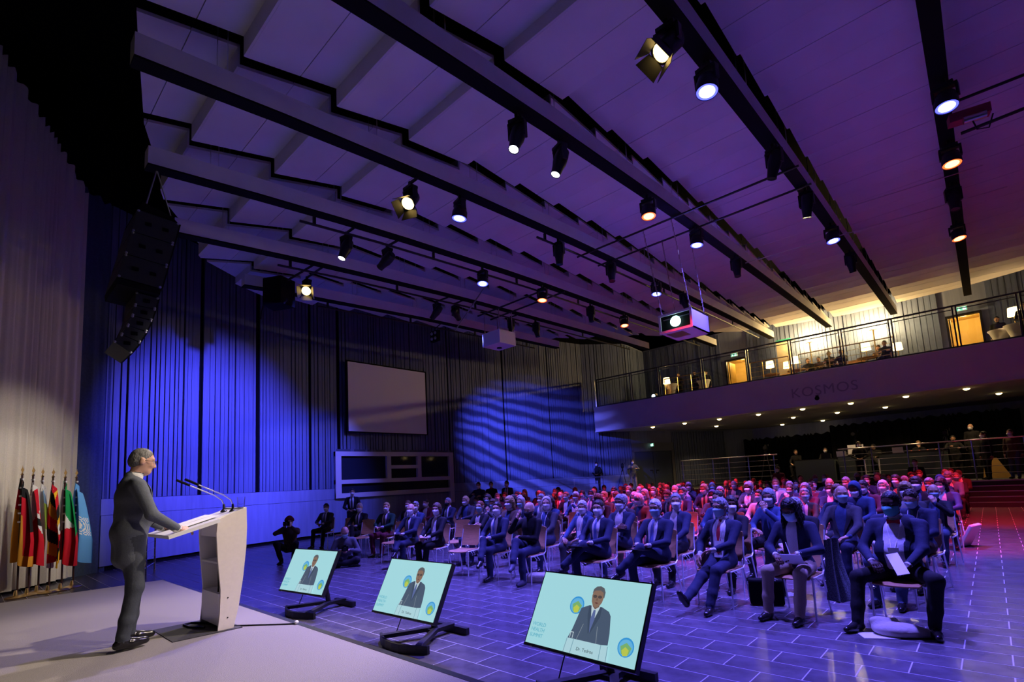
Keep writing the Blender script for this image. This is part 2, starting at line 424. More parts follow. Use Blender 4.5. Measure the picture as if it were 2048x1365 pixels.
# lower double door
dr = bpy.data.objects.new('door_1', None); COL.objects.link(dr); struct(dr, 'closed dark blue double door under the balcony')
a2, c2 = Vector((-15.3, 26.6, 0)), Vector((-13.9, 28.9, 0)); t_ = (c2 - a2).normalized(); n_ = Vector((t_.y, -t_.x, 0)); an = math.atan2(t_.y, t_.x)
m_door = mat('door_blue', (.05, .07, .11), .45)
for s_, nm in ((-.62, 'door_leaf'), (.62, 'door_leaf')):
    lf = MB().box((a2 + c2) / 2 + t_ * s_ + n_ * .05 + Vector((0, 0, 1.95)), (1.2, .05, 2.18), an).build(nm, m_door, dr)
    hd = MB(); h0 = (a2 + c2) / 2 + t_ * (s_ * .18) + n_ * .1 + Vector((0, 0, 1.86)); hd.box(h0, (.04, .03, .2), an); hd.box(h0 + t_ * (.09 if s_ > 0 else -.09) + Vector((0, 0, .08)), (.2, .04, .04), an)
    hd.build('door_handle', m_chrome, lf)
fr = MB()
for s_ in (-1.31, 1.31): fr.box((a2 + c2) / 2 + t_ * s_ + n_ * .06 + Vector((0, 0, 2.0)), (.16, .14, 2.3), an)
fr.box((a2 + c2) / 2 + n_ * .06 + Vector((0, 0, 3.3)), (2.78, .14, .5), an)
fr.build('door_frame', mat('door_surround', (.13, .14, .16), .5), dr)
# booth window in the side wall
win = bpy.data.objects.new('window_1', None); COL.objects.link(win); struct(win, 'white framed control booth window in the side wall')
fx = MB(); X0 = -18.42
nb_ = [0]
def fbar(y0, y1, z0, z1):
    nb_[0] += 1; s_ = .004 * nb_[0]
    MB().b2((X0 - .1 - s_ * .2, y0, z0), (X0 + .04 + s_, y1, z1)).build('frame_bar', m_frame, win)
fbar(9.72, 15.55, 3.02, 3.2); fbar(9.72, 15.55, 1.40, 1.58); fbar(9.72, 15.55, 1.94, 2.10)
fbar(9.72, 9.96, 1.40, 3.2); fbar(15.35, 15.6, .9, 3.2); fbar(12.0, 12.2, 2.1, 3.02); fbar(13.55, 13.75, 2.1, 3.02); fbar(12.2, 13.55, 2.5, 2.64)
m_booth = mat('booth_glass', (.02, .025, .04), .06)
for y0, y1, z0, z1 in ((9.96, 12.0, 2.1, 3.02), (12.2, 13.55, 2.64, 3.02), (12.2, 13.55, 2.1, 2.5), (13.75, 15.35, 2.1, 3.02), (9.96, 15.35, 1.58, 1.94)):
    MB().b2((X0 - .08, y0, z0), (X0 - .06, y1, z1)).build('pane', m_booth, win)
MB().b2((-18.6, 9.6, .12), (X0 - .1, 15.7, 3.3)).build('booth_wall', mat('booth_dark_blue', (.05, .065, .12), .6), win)

# ---- stage curtain and navy drape at its edge
def pleat(name, pa, pb, z0, za, zb_, m, amp, wl, label, cat, seed):
    rnd = random.Random(seed); pa, pb = Vector((*pa, 0)), Vector((*pb, 0)); L = (pb - pa).length; t = (pb - pa) / L; nn = Vector((t.y, -t.x, 0))
    n = int(L / .025); ph = 0; cols = []
    for i in range(n + 1):
        ph += 2 * PI * .025 / (wl * (1 + .45 * math.sin(i * .021 * 5 + seed) + .2 * math.sin(i * .013 * 9)))
        cols.append((pa + t * (L * i / n), amp * (math.sin(ph) + .35 * math.sin(2.3 * ph + 1)), za + (zb_ - za) * i / n + .05 * math.sin(ph)))
    rows = []
    for k in range(9):
        f = k / 8
        rows.append([tuple(c + nn * (d * (.75 + .25 * (1 - f))) + Vector((0, 0, z0 + (zt - z0) * f))) for c, d, zt in cols])
    o = MB().grid(rows).build(name, m, smooth='all')
    return tag(o, label, cat)
pleat('stage_curtain', (-12.0, -1.29), (-15.45, 1.78), .06, 12.2, 9.25, m_curtain, .05, .21, 'tall cream pleated stage curtain hanging behind the flags', 'curtain', 3)
pleat('side_drape', (-15.55, 1.55), (-16.5, 2.6), .0, 9.5, 9.5, m_navycurtain, .03, .3, 'narrow dark navy drape between stage curtain and slatted wall', 'curtain', 5)

# ================================================================== STAGE LIGHTS ON THE BEAMS
e_blue = mat('lens_blue', (.2, .2, .6), .3, emit=(.06, .07, 1.0), es=3)
e_red = mat('lens_red', (.6, .1, .05), .3, emit=(1.0, .10, .02), es=2.5)
e_warm = mat('lens_warm', (.9, .7, .4), .3, emit=(1.0, .66, .19), es=5)
e_white = mat('lens_white', (.9, .9, .9), .3, emit=(.9, .95, 1.0), es=16)
e_soft = mat('lens_soft', (.9, .9, .8), .3, emit=(1.0, .95, .7), es=2.2)
m_lensdark = mat('lens_dark', (.02, .02, .03), .08)

def clamp_mesh():
    b = MB(); b.box((0, 0, -.06), (.05, .05, .12)); b.box((0, 0, -.13), (.24, .16, .05)); b.box((0, 0, -.115), (.10, .10, .06))
    return b.mesh('clamp', m_dark)
def yoke_mesh(h, w_):
    b = MB()
    for s in (-1, 1): b.box((s * w_ / 2, 0, -.155 - h / 2), (.035, .09, h))
    b.box((0, 0, -.165), (w_ + .03, .11, .04))
    return b.mesh('yoke', m_dark, True)
CL = clamp_mesh(); YK = yoke_mesh(.2, .30); YM = yoke_mesh(.26, .26)
LED_H = MB().lathe([(0, .10), (.07, .10), (.125, .06), (.135, 0), (.150, -.03), (.155, -.15), (.15, -.17), (.146, -.17), (.146, -.15), (0, -.15)], 20).mesh('lamp_head', m_dark, True)
LED_L = MB().lathe([(0, -.160), (.143, -.160), (.143, -.152)], 20)
MV_H = MB()
MV_H.lathe([(0, .20), (.07, .20), (.105, .17), (.12, .05), (.12, -.06), (.10, -.14), (.085, -.26), (.088, -.30), (.074, -.30), (.074, -.28), (0, -.28)], 14)
MV_H = MV_H.mesh('lamp_head', m_dark, True)
MV_L = MB().lathe([(0, -.292), (.072, -.292), (.072, -.282)], 14)
FR_H = MB(); FR_H.lathe([(0, .2), (.1, .2), (.13, .16), (.13, -.14), (.145, -.15), (.145, -.17), (.118, -.17), (.118, -.15), (0, -.15)], 16); FR_H = FR_H.mesh('lamp_head', m_dark, True)
FR_L = MB().lathe([(0, -.163), (.115, -.163), (.115, -.155)], 16)
e_bluec = mat('lens_blue_core', (.5, .5, .9), .3, emit=(.42, .50, 1.0), es=4.5)
e_redc = mat('lens_red_core', (.9, .5, .3), .3, emit=(1.0, .42, .16), es=3.5)
LED_L = MB(); LED_L.mi(0).lathe([(0, -.160), (.108, -.160)], 20); LED_L.mi(1).lathe([(.108, -.160), (.143, -.158), (.143, -.150)], 20)
LED_L.f = [q for q in LED_L.f if len(q) == 4]; LED_L.m = [0] * 20 + [1] * (len(LED_L.f) - 20)
LEDL = {k: LED_L.mesh('lens', m, True) for k, m in (('bl', [e_bluec, e_blue]), ('rd', [e_redc, e_red]))}
MVL = {k: MV_L.mesh('lens', m, True) for k, m in (('mv', m_lensdark), ('ws', e_white), ('sw', e_soft), ('mb', e_blue))}
FRL = FR_L.mesh('lens', e_warm, True)
def door_me(a):
    b = MB(); b.prism([(-.12, -.12, -.17), (.12, -.12, -.17), (.16, -.20, -.36), (-.16, -.20, -.36)], (0, -.006, .003))
    me = b.mesh('barn_door', m_dark); me.transform(Matrix.Rotation(a, 4, 'Z')); return me
BD = [door_me(i * PI / 2) for i in range(4)]

BN = {-1: 'the beam beyond the aisle', 0: 'the overhead beam above the aisle', 1: 'the second beam from the aisle', 2: 'the third beam from the aisle', 3: 'the fourth beam from the aisle', 4: 'the fifth beam from the aisle', 5: 'the sixth beam from the aisle', 6: 'the shortest beam by the side wall'}
FIX = [(-1, 'fr', 2.5, 5.8), (0, 'bl', .15, 10.2), (0, 'rd', .12, 12.45), (0, 'mv', .08, 14.56), (0, 'rd', .06, 17.2),
       (1, 'fr', -2.36, 5.8), (1, 'bl', -2.30, 6.88), (1, 'mv', -2.25, 9.84), (1, 'mv', -2.25, 12.12), (1, 'bl', -2.25, 14.56), (1, 'mv', -2.26, 17.0),
       (2, 'ws', -4.79, 5.63), (2, 'ws', -4.76, 6.68), (2, 'rd', -4.68, 9.62), (2, 'bl', -4.62, 11.95), (2, 'mv', -4.60, 14.57),
       (3, 'fr', -7.35, 5.45), (3, 'bl', -7.16, 6.51), (3, 'mv', -7.17, 9.74), (3, 'mv', -7.07, 11.96), (3, 'bl', -6.98, 14.42), (3, 'mv', -6.9, 16.23),
       (4, 'ws', -9.85, 5.53), (4, 'sw', -9.9, 6.62), (4, 'bl', -9.56, 9.42), (4, 'rd', -9.50, 11.9), (4, 'mv', -9.58, 14.63), (4, 'rd', -9.45, 16.64),
       (5, 'fr', -12.75, 6.0), (5, 'sw', -12.4, 10.1), (5, 'mb', -12.25, 10.75), (5, 'mv', -12.19, 13.35), (5, 'mv', -11.95, 14.47)]
BLUE = (.15, .115, 1.0); RED = (1.0, .03, .08)
from collections import Counter
FC = Counter((k, ty) for k, ty, x, y in FIX); FS = Counter()
for i, (k, ty, x, y) in enumerate(FIX):
    zt = zbm(y) - .02
    dn = {'bl': ('wash_light', 'wash light glowing blue under %s', 'stage light', 'blue wash lights'), 'rd': ('wash_light', 'wash light glowing red under %s', 'stage light', 'red wash lights'),
          'fr': ('barn_door_spotlight', 'warm yellow spotlight with open barn doors under %s', 'spotlight', 'warm barn door spotlights'), 'mv': ('moving_head_light', 'unlit black moving head under %s', 'stage light', 'unlit moving heads'),
          'ws': ('moving_head_light', 'moving head with bright white lens under %s', 'stage light', 'white moving heads'), 'sw': ('moving_head_light', 'tilted moving head with a dim cream lens under %s', 'stage light', 'cream moving heads'), 'mb': ('moving_head_light', 'tilted moving head shining blue at the wall under %s', 'stage light', 'blue moving heads')}[ty]
    FS[(k, ty)] += 1; lab_ = dn[1] % BN[k]
    if FC[(k, ty)] > 1: lab_ += ', %s from stage' % ('first', 'second', 'third', 'fourth')[FS[(k, ty)] - 1]
    t = thing(dn[0], lab_, dn[2], (x, y, zt), random.uniform(-.3, .3) if ty != 'fr' else 0, dn[3])
    bx = (.1 - 2.4 * k) - x
    c = put('clamp', CL, t)
    if abs(bx) > .12:
        ar = MB(); ar.box((bx / 2, 0, -.03), (abs(bx), .04, .04)); o_ = ar.build('bracket', m_dark, t); o_.rotation_euler = (0, 0, -t.rotation_euler.z)
    p0 = Vector((x, y, zt))
    if ty in ('bl', 'rd'):
        put('yoke', YK, t); h = put('lamp_head', LED_H, t, (0, 0, -.33)); ln = put('lens', LEDL[ty], h)
        tx = random.uniform(-.12, .12); h.rotation_euler = (-.16 + random.uniform(-.05, .05), tx, 0)
        if ty == 'bl': spot('wash_lamp', p0 + Vector((0, -.03, -.52)), (x + random.uniform(-1, 1), y - 1.2, 0), 4600, BLUE, 82, .8, .14)
        else: spot('wash_lamp', p0 + Vector((0, -.03, -.52)), (x + random.uniform(-1, 1), y + 2.5, 0), 3400, RED, 60, .6, .14)
    elif ty == 'fr':
        put('yoke', YK, t); h = put('lamp_head', FR_H, t, (0, 0, -.36)); put('lens', FRL, h)
        tgt = Vector((-5.4, 1.2, 1.2)); d = (tgt - (p0 + Vector((0, 0, -.36)))).normalized()
        h.rotation_euler = d.to_track_quat('-Z', 'Y').to_euler()
        for me in BD: put('barn_door', me, h)
        spot('spot_lamp_offscreen' if k < 0 else 'spot_lamp', p0 + Vector((0, 0, -.36)) + d * .42, tgt, {-1: 950, 1: 1650, 3: 650, 5: 650}[k], (1, .84, .66), {-1: 30, 1: 54, 3: 48, 5: 38}[k], .6, .1)
    else:
        put('yoke', YM, t); h = put('lamp_head', MV_H, t, (0, 0, -.36)); put('lens', MVL[ty], h)
        if ty == 'mv': h.rotation_euler = (random.uniform(-.25, .25), random.uniform(-.35, .15), random.uniform(0, 3))
        elif ty == 'ws':
            h.rotation_euler = (-.35, .12, 0)
            spot('head_lamp', p0 + Vector((0, -.12, -.72)), (-13.9, 1.1, 2.0), 560, (1, .90, .76), 24, .6, .06)
        else:
            tgt, pw, cl_, an_, bl_, sr_ = {(4, 'sw'): ((-17.6, 5.2, 3.2), 8000, (.10, .09, 1.0), 56, 1.0, .06), (5, 'sw'): ((-18.3, 8.6, 1.6), 2600, (.10, .11, 1.0), 50, .9, .06), (5, 'mb'): ((-17.6, 20.6, 3.0), 11000, (.12, .13, 1.0), 46, 1.0, .03)}[(k, ty)]
            hc_ = p0 + Vector((0, 0, -.36)); d = (Vector(tgt) - hc_).normalized()
            t.rotation_euler = (0, 0, 0); h.rotation_euler = d.to_track_quat('-Z', 'Y').to_euler()
            lamp_ = spot('wall_gobo_lamp' if ty == 'mb' else 'wall_wash_lamp', hc_ + d * .36, tgt, pw, cl_, an_, bl_, sr_)
            if ty == 'mb': gob = lamp_
# gobo pattern in the blue head
gl_ = gob.data; gl_.use_nodes = True; nt = gl_.node_tree; em_ = nt.nodes['Emission']
tc = nt.nodes.new('ShaderNodeTexCoord'); sx = nt.nodes.new('ShaderNodeSeparateXYZ'); dvx = nt.nodes.new('ShaderNodeMath'); dvx.operation = 'DIVIDE'; dvy = nt.nodes.new('ShaderNodeMath'); dvy.operation = 'DIVIDE'
cb = nt.nodes.new('ShaderNodeCombineXYZ'); wv = nt.nodes.new('ShaderNodeTexWave'); wv.bands_direction = 'Y'; wv.inputs['Scale'].default_value = 5.0; wv.inputs['Distortion'].default_value = 3.0; wv.inputs['Detail'].default_value = 1.5; wv.inputs['Detail Scale'].default_value = 1.2
mr = nt.nodes.new('ShaderNodeMapRange'); mr.inputs[1].default_value = .2; mr.inputs[2].default_value = .8; mr.inputs[3].default_value = .35; mr.inputs[4].default_value = 1.3
L_ = nt.links.new; L_(tc.outputs['Normal'], sx.inputs[0]); L_(sx.outputs[0], dvx.inputs[0]); L_(sx.outputs[2], dvx.inputs[1]); L_(sx.outputs[1], dvy.inputs[0]); L_(sx.outputs[2], dvy.inputs[1]); L_(dvx.outputs[0], cb.inputs[0]); L_(dvy.outputs[0], cb.inputs[1]); L_(cb.outputs[0], wv.inputs['Vector']); L_(wv.outputs['Fac'], mr.inputs[0]); L_(mr.outputs[0], em_.inputs['Strength'])

# ---- pipes, cables, winch between the beams
def pipe(name, a, b, r, m, label):
    a, b = Vector(a), Vector(b)
    return tag(MB().cyl((0, 0, 0), b - a, r, 8).build(name, m, loc=a, smooth=True), label, 'pipe')
pipe('cross_pipe', (-7.5, 11.0, 7.58), (-2.1, 11.0, 7.58), .025, m_black, 'thin black cross pipe carrying the glass fronted projector, front one of the pair')
pipe('cross_pipe', (-7.5, 12.0, 7.62), (-2.1, 12.0, 7.62), .025, m_black, 'thin black cross pipe carrying the glass fronted projector, rear one of the pair')
pipe('cross_pipe', (-12.8, 12.28, 7.62), (-9.4, 12.28, 7.66), .03, m_black, 'thin black cross pipe above the closed white projector box, front one')
pipe('cross_pipe', (-12.8, 12.92, 7.62), (-9.4, 12.92, 7.66), .03, m_black, 'thin black cross pipe above the closed white projector box, rear one')
pipe('cross_pipe', (-14.2, 12.4, 7.46), (-9.7, 9.8, 7.30), .02, m_steel, 'thin steel pipe running slantwise past a blue wash light')
pipe('cross_pipe', (-.0, 11.05, 7.6), (3.2, 11.2, 7.6), .025, m_dark, 'dark cross pipe leaving the aisle beam beside a blue wash light')
pipe('cross_pipe', (.3, 12.15, 7.55), (3.2, 12.0, 7.55), .03, m_black, 'black cross pipe leaving the aisle beam at the red winch')
pipe('cross_wire', (-1.7, 14.0, 7.7), (.6, 14.2, 7.7), .012, m_steel, 'thin bright steel wire stretched below the ceiling, front one of two')
pipe('cross_wire', (-4.6, 15.4, 7.7), (1.0, 15.8, 7.7), .012, m_steel, 'thin bright steel wire stretched below the ceiling, longer rear one')
t = thing('cable_winch', 'red and grey cable winch box mounted beside the aisle beam', 'winch', (.42, 11.6, 7.55), .2)
MB().box((0, 0, 0), (.55, .2, .16)).build('winch_body', mat('winch_red', (.30, .02, .05), .5), t)
MB().cyl((-.1, -.1, -.12), (.2, -.1, -.12), .06, 10).build('drum', m_steel, t, smooth=True)
MB().tube([(.0, -.1, -.1), (.05, -.12, -.35), (.2, -.12, -.38), (.28, -.1, -.15)], .012, 6).build('cable', m_black, t, smooth=True)

# ---- projectors
def projector(x0, x1, y0, y1, z0, z1, glassy, label, top, ys=None):
    c = ((x0 + x1) / 2, (y0 + y1) / 2, z0); t = thing('projector_box', label, 'projector', c)
    hx, hy, H = (x1 - x0) / 2, (y1 - y0) / 2, z1 - z0
    m = mat('projector_white', (.72, .72, .74), .5)
    b = MB()
    if glassy:
        for a_, b_ in (((-hx, -hy, 0), (hx, hy, .03)), ((-hx, -hy, H - .03), (hx, hy, H)), ((-hx, -hy, 0), (-hx + .03, hy, H)), ((hx - .03, -hy, 0), (hx, hy, H)), ((-hx, hy - .03, 0), (hx, hy, H))): b.b2(a_, b_)
        b.build('housing', m, t)
        MB().b2((-hx + .03, -hy + .06, .03), (hx - .03, -hy + .08, H - .03)).build('dark_insert', m_matblack, t)
        f = MB(); w_ = .055
        for a_, b_ in (((-hx, -hy - .02, 0), (hx, -hy, w_)), ((-hx, -hy - .02, H - w_), (hx, -hy, H)), ((-hx, -hy - .02, w_), (-hx + w_, -hy, H - w_)), ((hx - w_, -hy - .02, w_), (hx, -hy, H - w_))): f.b2(a_, b_)
        f.build('front_frame', mat('projector_frame', (.80, .74, .74), .5), t)
        MB().b2((-hx + .1, -hy + .04, H - .14), (hx - .1, -hy + .06, H - .12)).build('trim_bar', m_steel, t)
        l = MB().lathe([(0, 0), (.10, 0), (.12, .02), (.13, .06)], 18, M=Matrix.Rotation(PI / 2, 3, 'X'), c=(.0, -hy + .055, H / 2)).build('lens', mat('projector_lens', (.6, .9, .9), .2, emit=(.55, 1, .92), es=7), t)
        MB().b2((-.06, -hy + .02, H / 2 - .02), (.06, -hy + .03, H / 2 + .05)).build('lens_glow', mat('projector_glow', (1, 1, 1), .2, emit=(.8, 1, .98), es=12), t)
        MB().b2((-.3, -hy + .1, -.012), (.1, hy - .4, 0)).build('bottom_vent', m_steel, t)
    else:
        b.b2((-hx, -hy, 0), (hx, hy, H)); b.build('housing', m, t)
        MB().lathe([(.09, 0), (.09, -.03), (.05, -.03)], 14, c=(-.1, .1, 0)).build('lens_port', m_dark, t)
    for sx in (-1, 1):
        for sy in (-1, 1):
            ch = MB(); n = int((top - z1) / .1)
            for i in range(n):
                zz = H + (top - z1) * i / n
                yb_ = sy * (hy - .08); yt_ = yb_ if ys is None else ys[(sy + 1) // 2] - c[1]
                ch.box((sx * (hx - .06), yb_ + (yt_ - yb_) * (i + .5) / n, zz + .05), (.028 if i % 2 else .010, .010 if i % 2 else .028, .105))
            ch.build('hanging_chain', mat('chain_steel', (.5, .42, .42), .35, .9), t)
projector(-5.6, -4.75, 11.55, 12.54, 5.07, 5.54, True, 'white projector box with glass front and glowing lens hung on chains', 7.60, (11.0, 12.0))
projector(-12.54, -11.7, 12.2, 13.0, 6.40, 6.87, False, 'closed white projector box without glass hung from black pipes', 7.63)

# ---- line array loudspeaker (side seen from the stage)
t = thing('line_array_speaker', 'large black curved loudspeaker array hanging from the beam end beside the curtain', 'loudspeaker', (-10.1, 1.9, 3.9))
def cab(poly, nm, w_, handles):
    q = [Vector((w_ / 2, y - 1.9, z - 3.9)) for y, z in poly]
    b = MB().prism(q, (-w_, 0, 0)); o = b.build(nm, mat('speaker_black', (.016, .020, .022), .65, bump=(200, .2)), t)
    c = sum(q, Vector()) / 4; e1 = (q[1] - q[0]); 
    for s in handles:
        MB().box(c + e1 * s + Vector((.006, 0, 0)), (.02, .085, .055)).build('handle', m_void, o)
    for s in (0, 1, 2, 3):
        p = q[s] * .93 + c * .07; MB().lathe([(.02, 0), (.02, .01), (0, .016)], 8, M=Matrix.Rotation(PI / 2, 3, 'Y'), c=p).build('bolt', m_steel, o)
    g = MB(); d1 = (q[2] - q[1]) * .06
    g.prism([q[1] + Vector((-.02, 0, 0)), q[2] + Vector((-.02, 0, 0)), q[2] + Vector((-.02, .025, 0)), q[1] + Vector((-.02, .025, 0))], (-w_ + .04, 0, 0)).build('grille', m_matblack, o)
LB = [(1.72, 6.35), (1.655, 5.955), (1.575, 5.555), (1.495, 5.15)]; RB = [(2.31, 6.31), (2.235, 5.915), (2.155, 5.505), (2.075, 5.10)]
for i in range(3):
    g = .012
    cab([(LB[i][0], LB[i][1] - g), (RB[i][0], RB[i][1] - g), RB[i + 1], LB[i + 1]], 'bass_cabinet', 1.0, (-.18, .22))
LS = [(1.76, 5.00), (1.745, 4.78), (1.715, 4.60), (1.66, 4.43), (1.585, 4.27), (1.50, 4.13)]; RSs = [(2.06, 4.97), (2.02, 4.77), (1.975, 4.57), (1.91, 4.37), (1.83, 4.18), (1.72, 3.98)]
for i in range(5): cab([(LS[i][0], LS[i][1] - .014), (RSs[i][0], RSs[i][1] - .014), RSs[i + 1], LS[i + 1]], 'top_cabinet', .8, (0.02,))
MB().prism([Vector((.5, y - 1.9, z - 3.9)) for y, z in ((1.49, 5.13), (2.07, 5.08), (2.06, 4.99), (1.50, 5.03))], (-1, 0, 0)).build('coupler_frame', m_matblack, t)
fr_ = MB(); fr_.prism([Vector((.45, y - 1.9, z - 3.9)) for y, z in ((1.72, 6.36), (2.31, 6.32), (2.2, 6.42), (1.80, 6.52))], (-.9, 0, 0)); fr_.build('hanging_frame', m_matblack, t)
for yy in (1.84, 2.25):
    MB().cyl((.3, yy - 1.9, 2.5), (.58, 1.95 - 1.9, zbm(1.95) - 3.9 + .02), .012, 6).build('hanging_cable', m_steel, t)

# ---- black loudspeaker silhouette by the far warm spotlight
t = thing('hung_loudspeaker', 'black loudspeaker hung on angled arms beside the far warm spotlight', 'loudspeaker', (-13.6, 5.6, 6.7), .5)
b = MB(); b.prism([(-.28, -.25, 0), (.28, -.25, 0), (.34, .25, 0), (-.34, .25, 0)], (0, 0, .75)); b.build('cabinet', m_matblack, t)
for s in (-1, 1): MB().cyl((s * .3, 0, .7), (s * .9, .4, 1.25 if s > 0 else -.1), .03, 6).build('arm', m_black, t)
MB().cyl((0, 0, .75), (.1, .1, zbm(5.6) - 6.7 + .1), .02, 6).build('hanger', m_black, t)
t = thing('four_lamp_blinder', 'small black fitting with four round bulbs by the shortest beam', 'stage light', (-14.72, 11.86, 7.2))
MB().box((0, 0, .06), (.42, .14, .4)).build('housing', m_matblack, t)
for sx in (-1, 1):
    for sz in (-1, 1): MB().ell((sx * .1, -.09, .06 + sz * .1), (.06, .04, .06), 10, 6).build('bulb', m_steel, t, smooth='all')
MB().tube([(0, 0, .26), (0, 0, .36), (.42, 0, zbm(11.86) - 7.18)], .02, 6).build('hanger', m_black, t)

# ---- projection screen
t = thing('projection_screen', 'large blank projection screen mounted high on the slatted wall', 'screen', (-18.3, 12.15, 4.0))
MB().b2((-.03, -1.98, -.04), (0, 1.98, 2.86)).build('frame', m_matblack, t)
MB().b2((0, -1.9, 0), (.012, 1.9, 2.80)).build('cloth', m_screen_cloth, t)
MB().b2((-.18, -1.7, .3), (-.03, 1.7, .4)).build('bracket', m_matblack, t)
tag(MB().ell((0, 0, 0), (.07, .10, .07), 10, 6).build('wall_camera', m_matblack, loc=(-17.85, 6.1, 4.05)), 'small dark camera fixed to the blue lit slats', 'camera')

# ================================================================== LECTERN
LX, LY, LZ = -5.48, 1.66, .452
t = thing('lectern', 'white lectern with curved cream side panels and open shelves', 'lectern', (LX, LY, LZ))
def side_poly(dx):
    # front (audience) edge bows out, rear edge bows in; y towards audience
    fr_e = [(.09, 0), (.135, .20), (.17, .45), (.195, .72), (.20, .90), (.195, 1.085)]
    bk_e = [(-.05, .985), (-.06, .86), (-.045, .62), (-.02, .35), (-.025, .15), (-.04, 0)]
    return [(dx, y, z) for y, z in fr_e + bk_e]
for dx in (-.26, .235):
    MB().prism(side_poly(dx), (.025, 0, 0)).build('side_panel', m_cream if dx > 0 else m_white, t)
for zz in (.105, .28):
    MB().lathe([(.006, 0), (.006, .003), (0, .003)], 8, M=Matrix.Rotation(PI / 2, 3, 'Y'), c=(.26, .04, zz)).build('screw', m_dark, t)
fp = MB(); fe = [(.08, 0), (.125, .20), (.16, .45), (.185, .72), (.19, .90), (.185, 1.07)]
fp.grid([[(-.235, y, z), (.235, y, z)] for y, z in fe]); fp.grid([[(.235, y - .02, z), (-.235, y - .02, z)] for y, z in fe]); fp.build('front_panel', m_white, t)
MB().b2((-.235, -.03, .30), (.235, .12, .32)).build('shelf', m_white, t)
MB().b2((-.235, -.035, .585), (.235, .15, .603)).build('shelf', m_white, t)
MB().b2((-.235, -.045, .83), (.235, -.028, .985)).build('apron', m_white, t)
bp_ = MB(); bp_.b2((-.235, -.028, .04), (.235, -.012, .30)); bp_.build('lower_panel', m_white, t)
# sloping desk
dk = MB(); a_ = (-.45, .86); b_ = (.19, 1.045)
dk.prism([(-.36, a_[0], a_[1]), (.36, a_[0], a_[1]), (.36, -.06, .968), (.235, -.06, .968), (.235, b_[0], b_[1]), (-.235, b_[0], b_[1]), (-.235, -.06, .968), (-.36, -.06, .968)], (0, -.006, .03))
dk.build('desk_top', m_white, t)
lip = MB(); lip.prism([(-.26, -.05, .985), (-.26, .195, 1.085), (-.26, .195, 1.06), (-.26, -.05, .955)], (.02, 0, 0)); lip.b2((-.25, .17, 1.05), (.25, .196, 1.085)); lip.build('desk_rim', m_white, t)
MB().tube([(.1, .0, .83), (.11, .02, .7), (.09, .02, .6), (.1, .01, .5), (.14, 0, .38), (.13, .0, .325)], .008, 6).build('cable', m_black, t, smooth=True)
def mic(x, y, lab):
    t = thing('gooseneck_microphone', lab, 'microphone', (LX + x, LY + y, LZ + 1.045))
    MB().lathe([(.03, 0), (.03, .012), (.012, .03), (.010, .07), (.006, .08)], 10).build('base', m_black, t, smooth=True)
    MB().tube([(0, 0, .07), (0, -.02, .12), (0, -.08, .165), (-.01, -.2, .225), (-.01, -.3, .275)], .005, 6).build('gooseneck', m_steel, t, smooth=True)
    MB().tube([(-.01, -.29, .27), (-.01, -.4, .325)], .011, 8).build('capsule', m_matblack, t, smooth=True)
mic(-.03, .09, 'thin gooseneck microphone on the lectern, one with the lower arm'); mic(.12, .12, 'thin gooseneck microphone standing beside the water glass')
tag(MB().lathe([(0, .0), (.030, 0), (.036, .10), (.034, .10), (.028, .006), (0, .006)], 18).build('water_glass', m_glass, loc=(LX + .19, LY + .17, LZ + 1.085), smooth=True), 'small clear drinking glass standing on the lectern top', 'glass')
def sloped(name, cx, cy, w_, d_, z, rz, lab):
    sl = math.atan2(.185, .64); M = Matrix.Translation((LX + cx, LY + cy, LZ + z)) @ Matrix.Rotation(sl, 4, 'X') @ Matrix.Rotation(rz, 4, 'Z')
    o = MB().box((0, 0, 0), (w_, d_, .004)).build(name, m_paper); o.matrix_world = M
    return tag(o, lab, 'paper')
sloped('speech_sheet', -.12, -.16, .21, .30, .985, .02, 'white speech sheets lying open under the speaker hand'); sloped('speech_sheet', .10, -.17, .21, .30, .980, -.03, 'second stack of white speech sheets on the lectern edge')
t = thing('floor_mat', 'dark thin mat lying under the lectern on carpet', 'mat', (-5.5, 1.55, .4505))
MB().prism([(-.35, -.28, 0), (.30, -.28, 0), (.33, .26, 0), (-.35, .26, 0)], (0, 0, .006)).build('mat_sheet', mat('mat_dark', (.05, .048, .046), .8, noise=(80, .2)), t)
tag(MB().tube([(-5.55, 1.66, .46), (-5.68, 1.62, .465), (-5.78, 1.56, .463), (-5.74, 1.49, .465), (-5.6, 1.50, .463), (-5.45, 1.58, .463)], .011, 6).build('floor_cable', m_black, smooth=True), 'loop of black cable under the lectern', 'cable')
tag(MB().tube([(-5.32, 1.75, .458), (-5.1, 1.93, .456), (-4.9, 2.08, .456), (-4.83, 2.14, .458)], .007, 6).build('edge_cable', m_black, smooth=True), 'thin dark cable from lectern to stage edge', 'cable')
tag(MB().ell((0, 0, 0), (.02, .02, .016), 8, 6).build('cable_plug', m_paper, loc=(-4.82, 2.15, .47)), 'small white cable plug at the stage edge', 'plug')

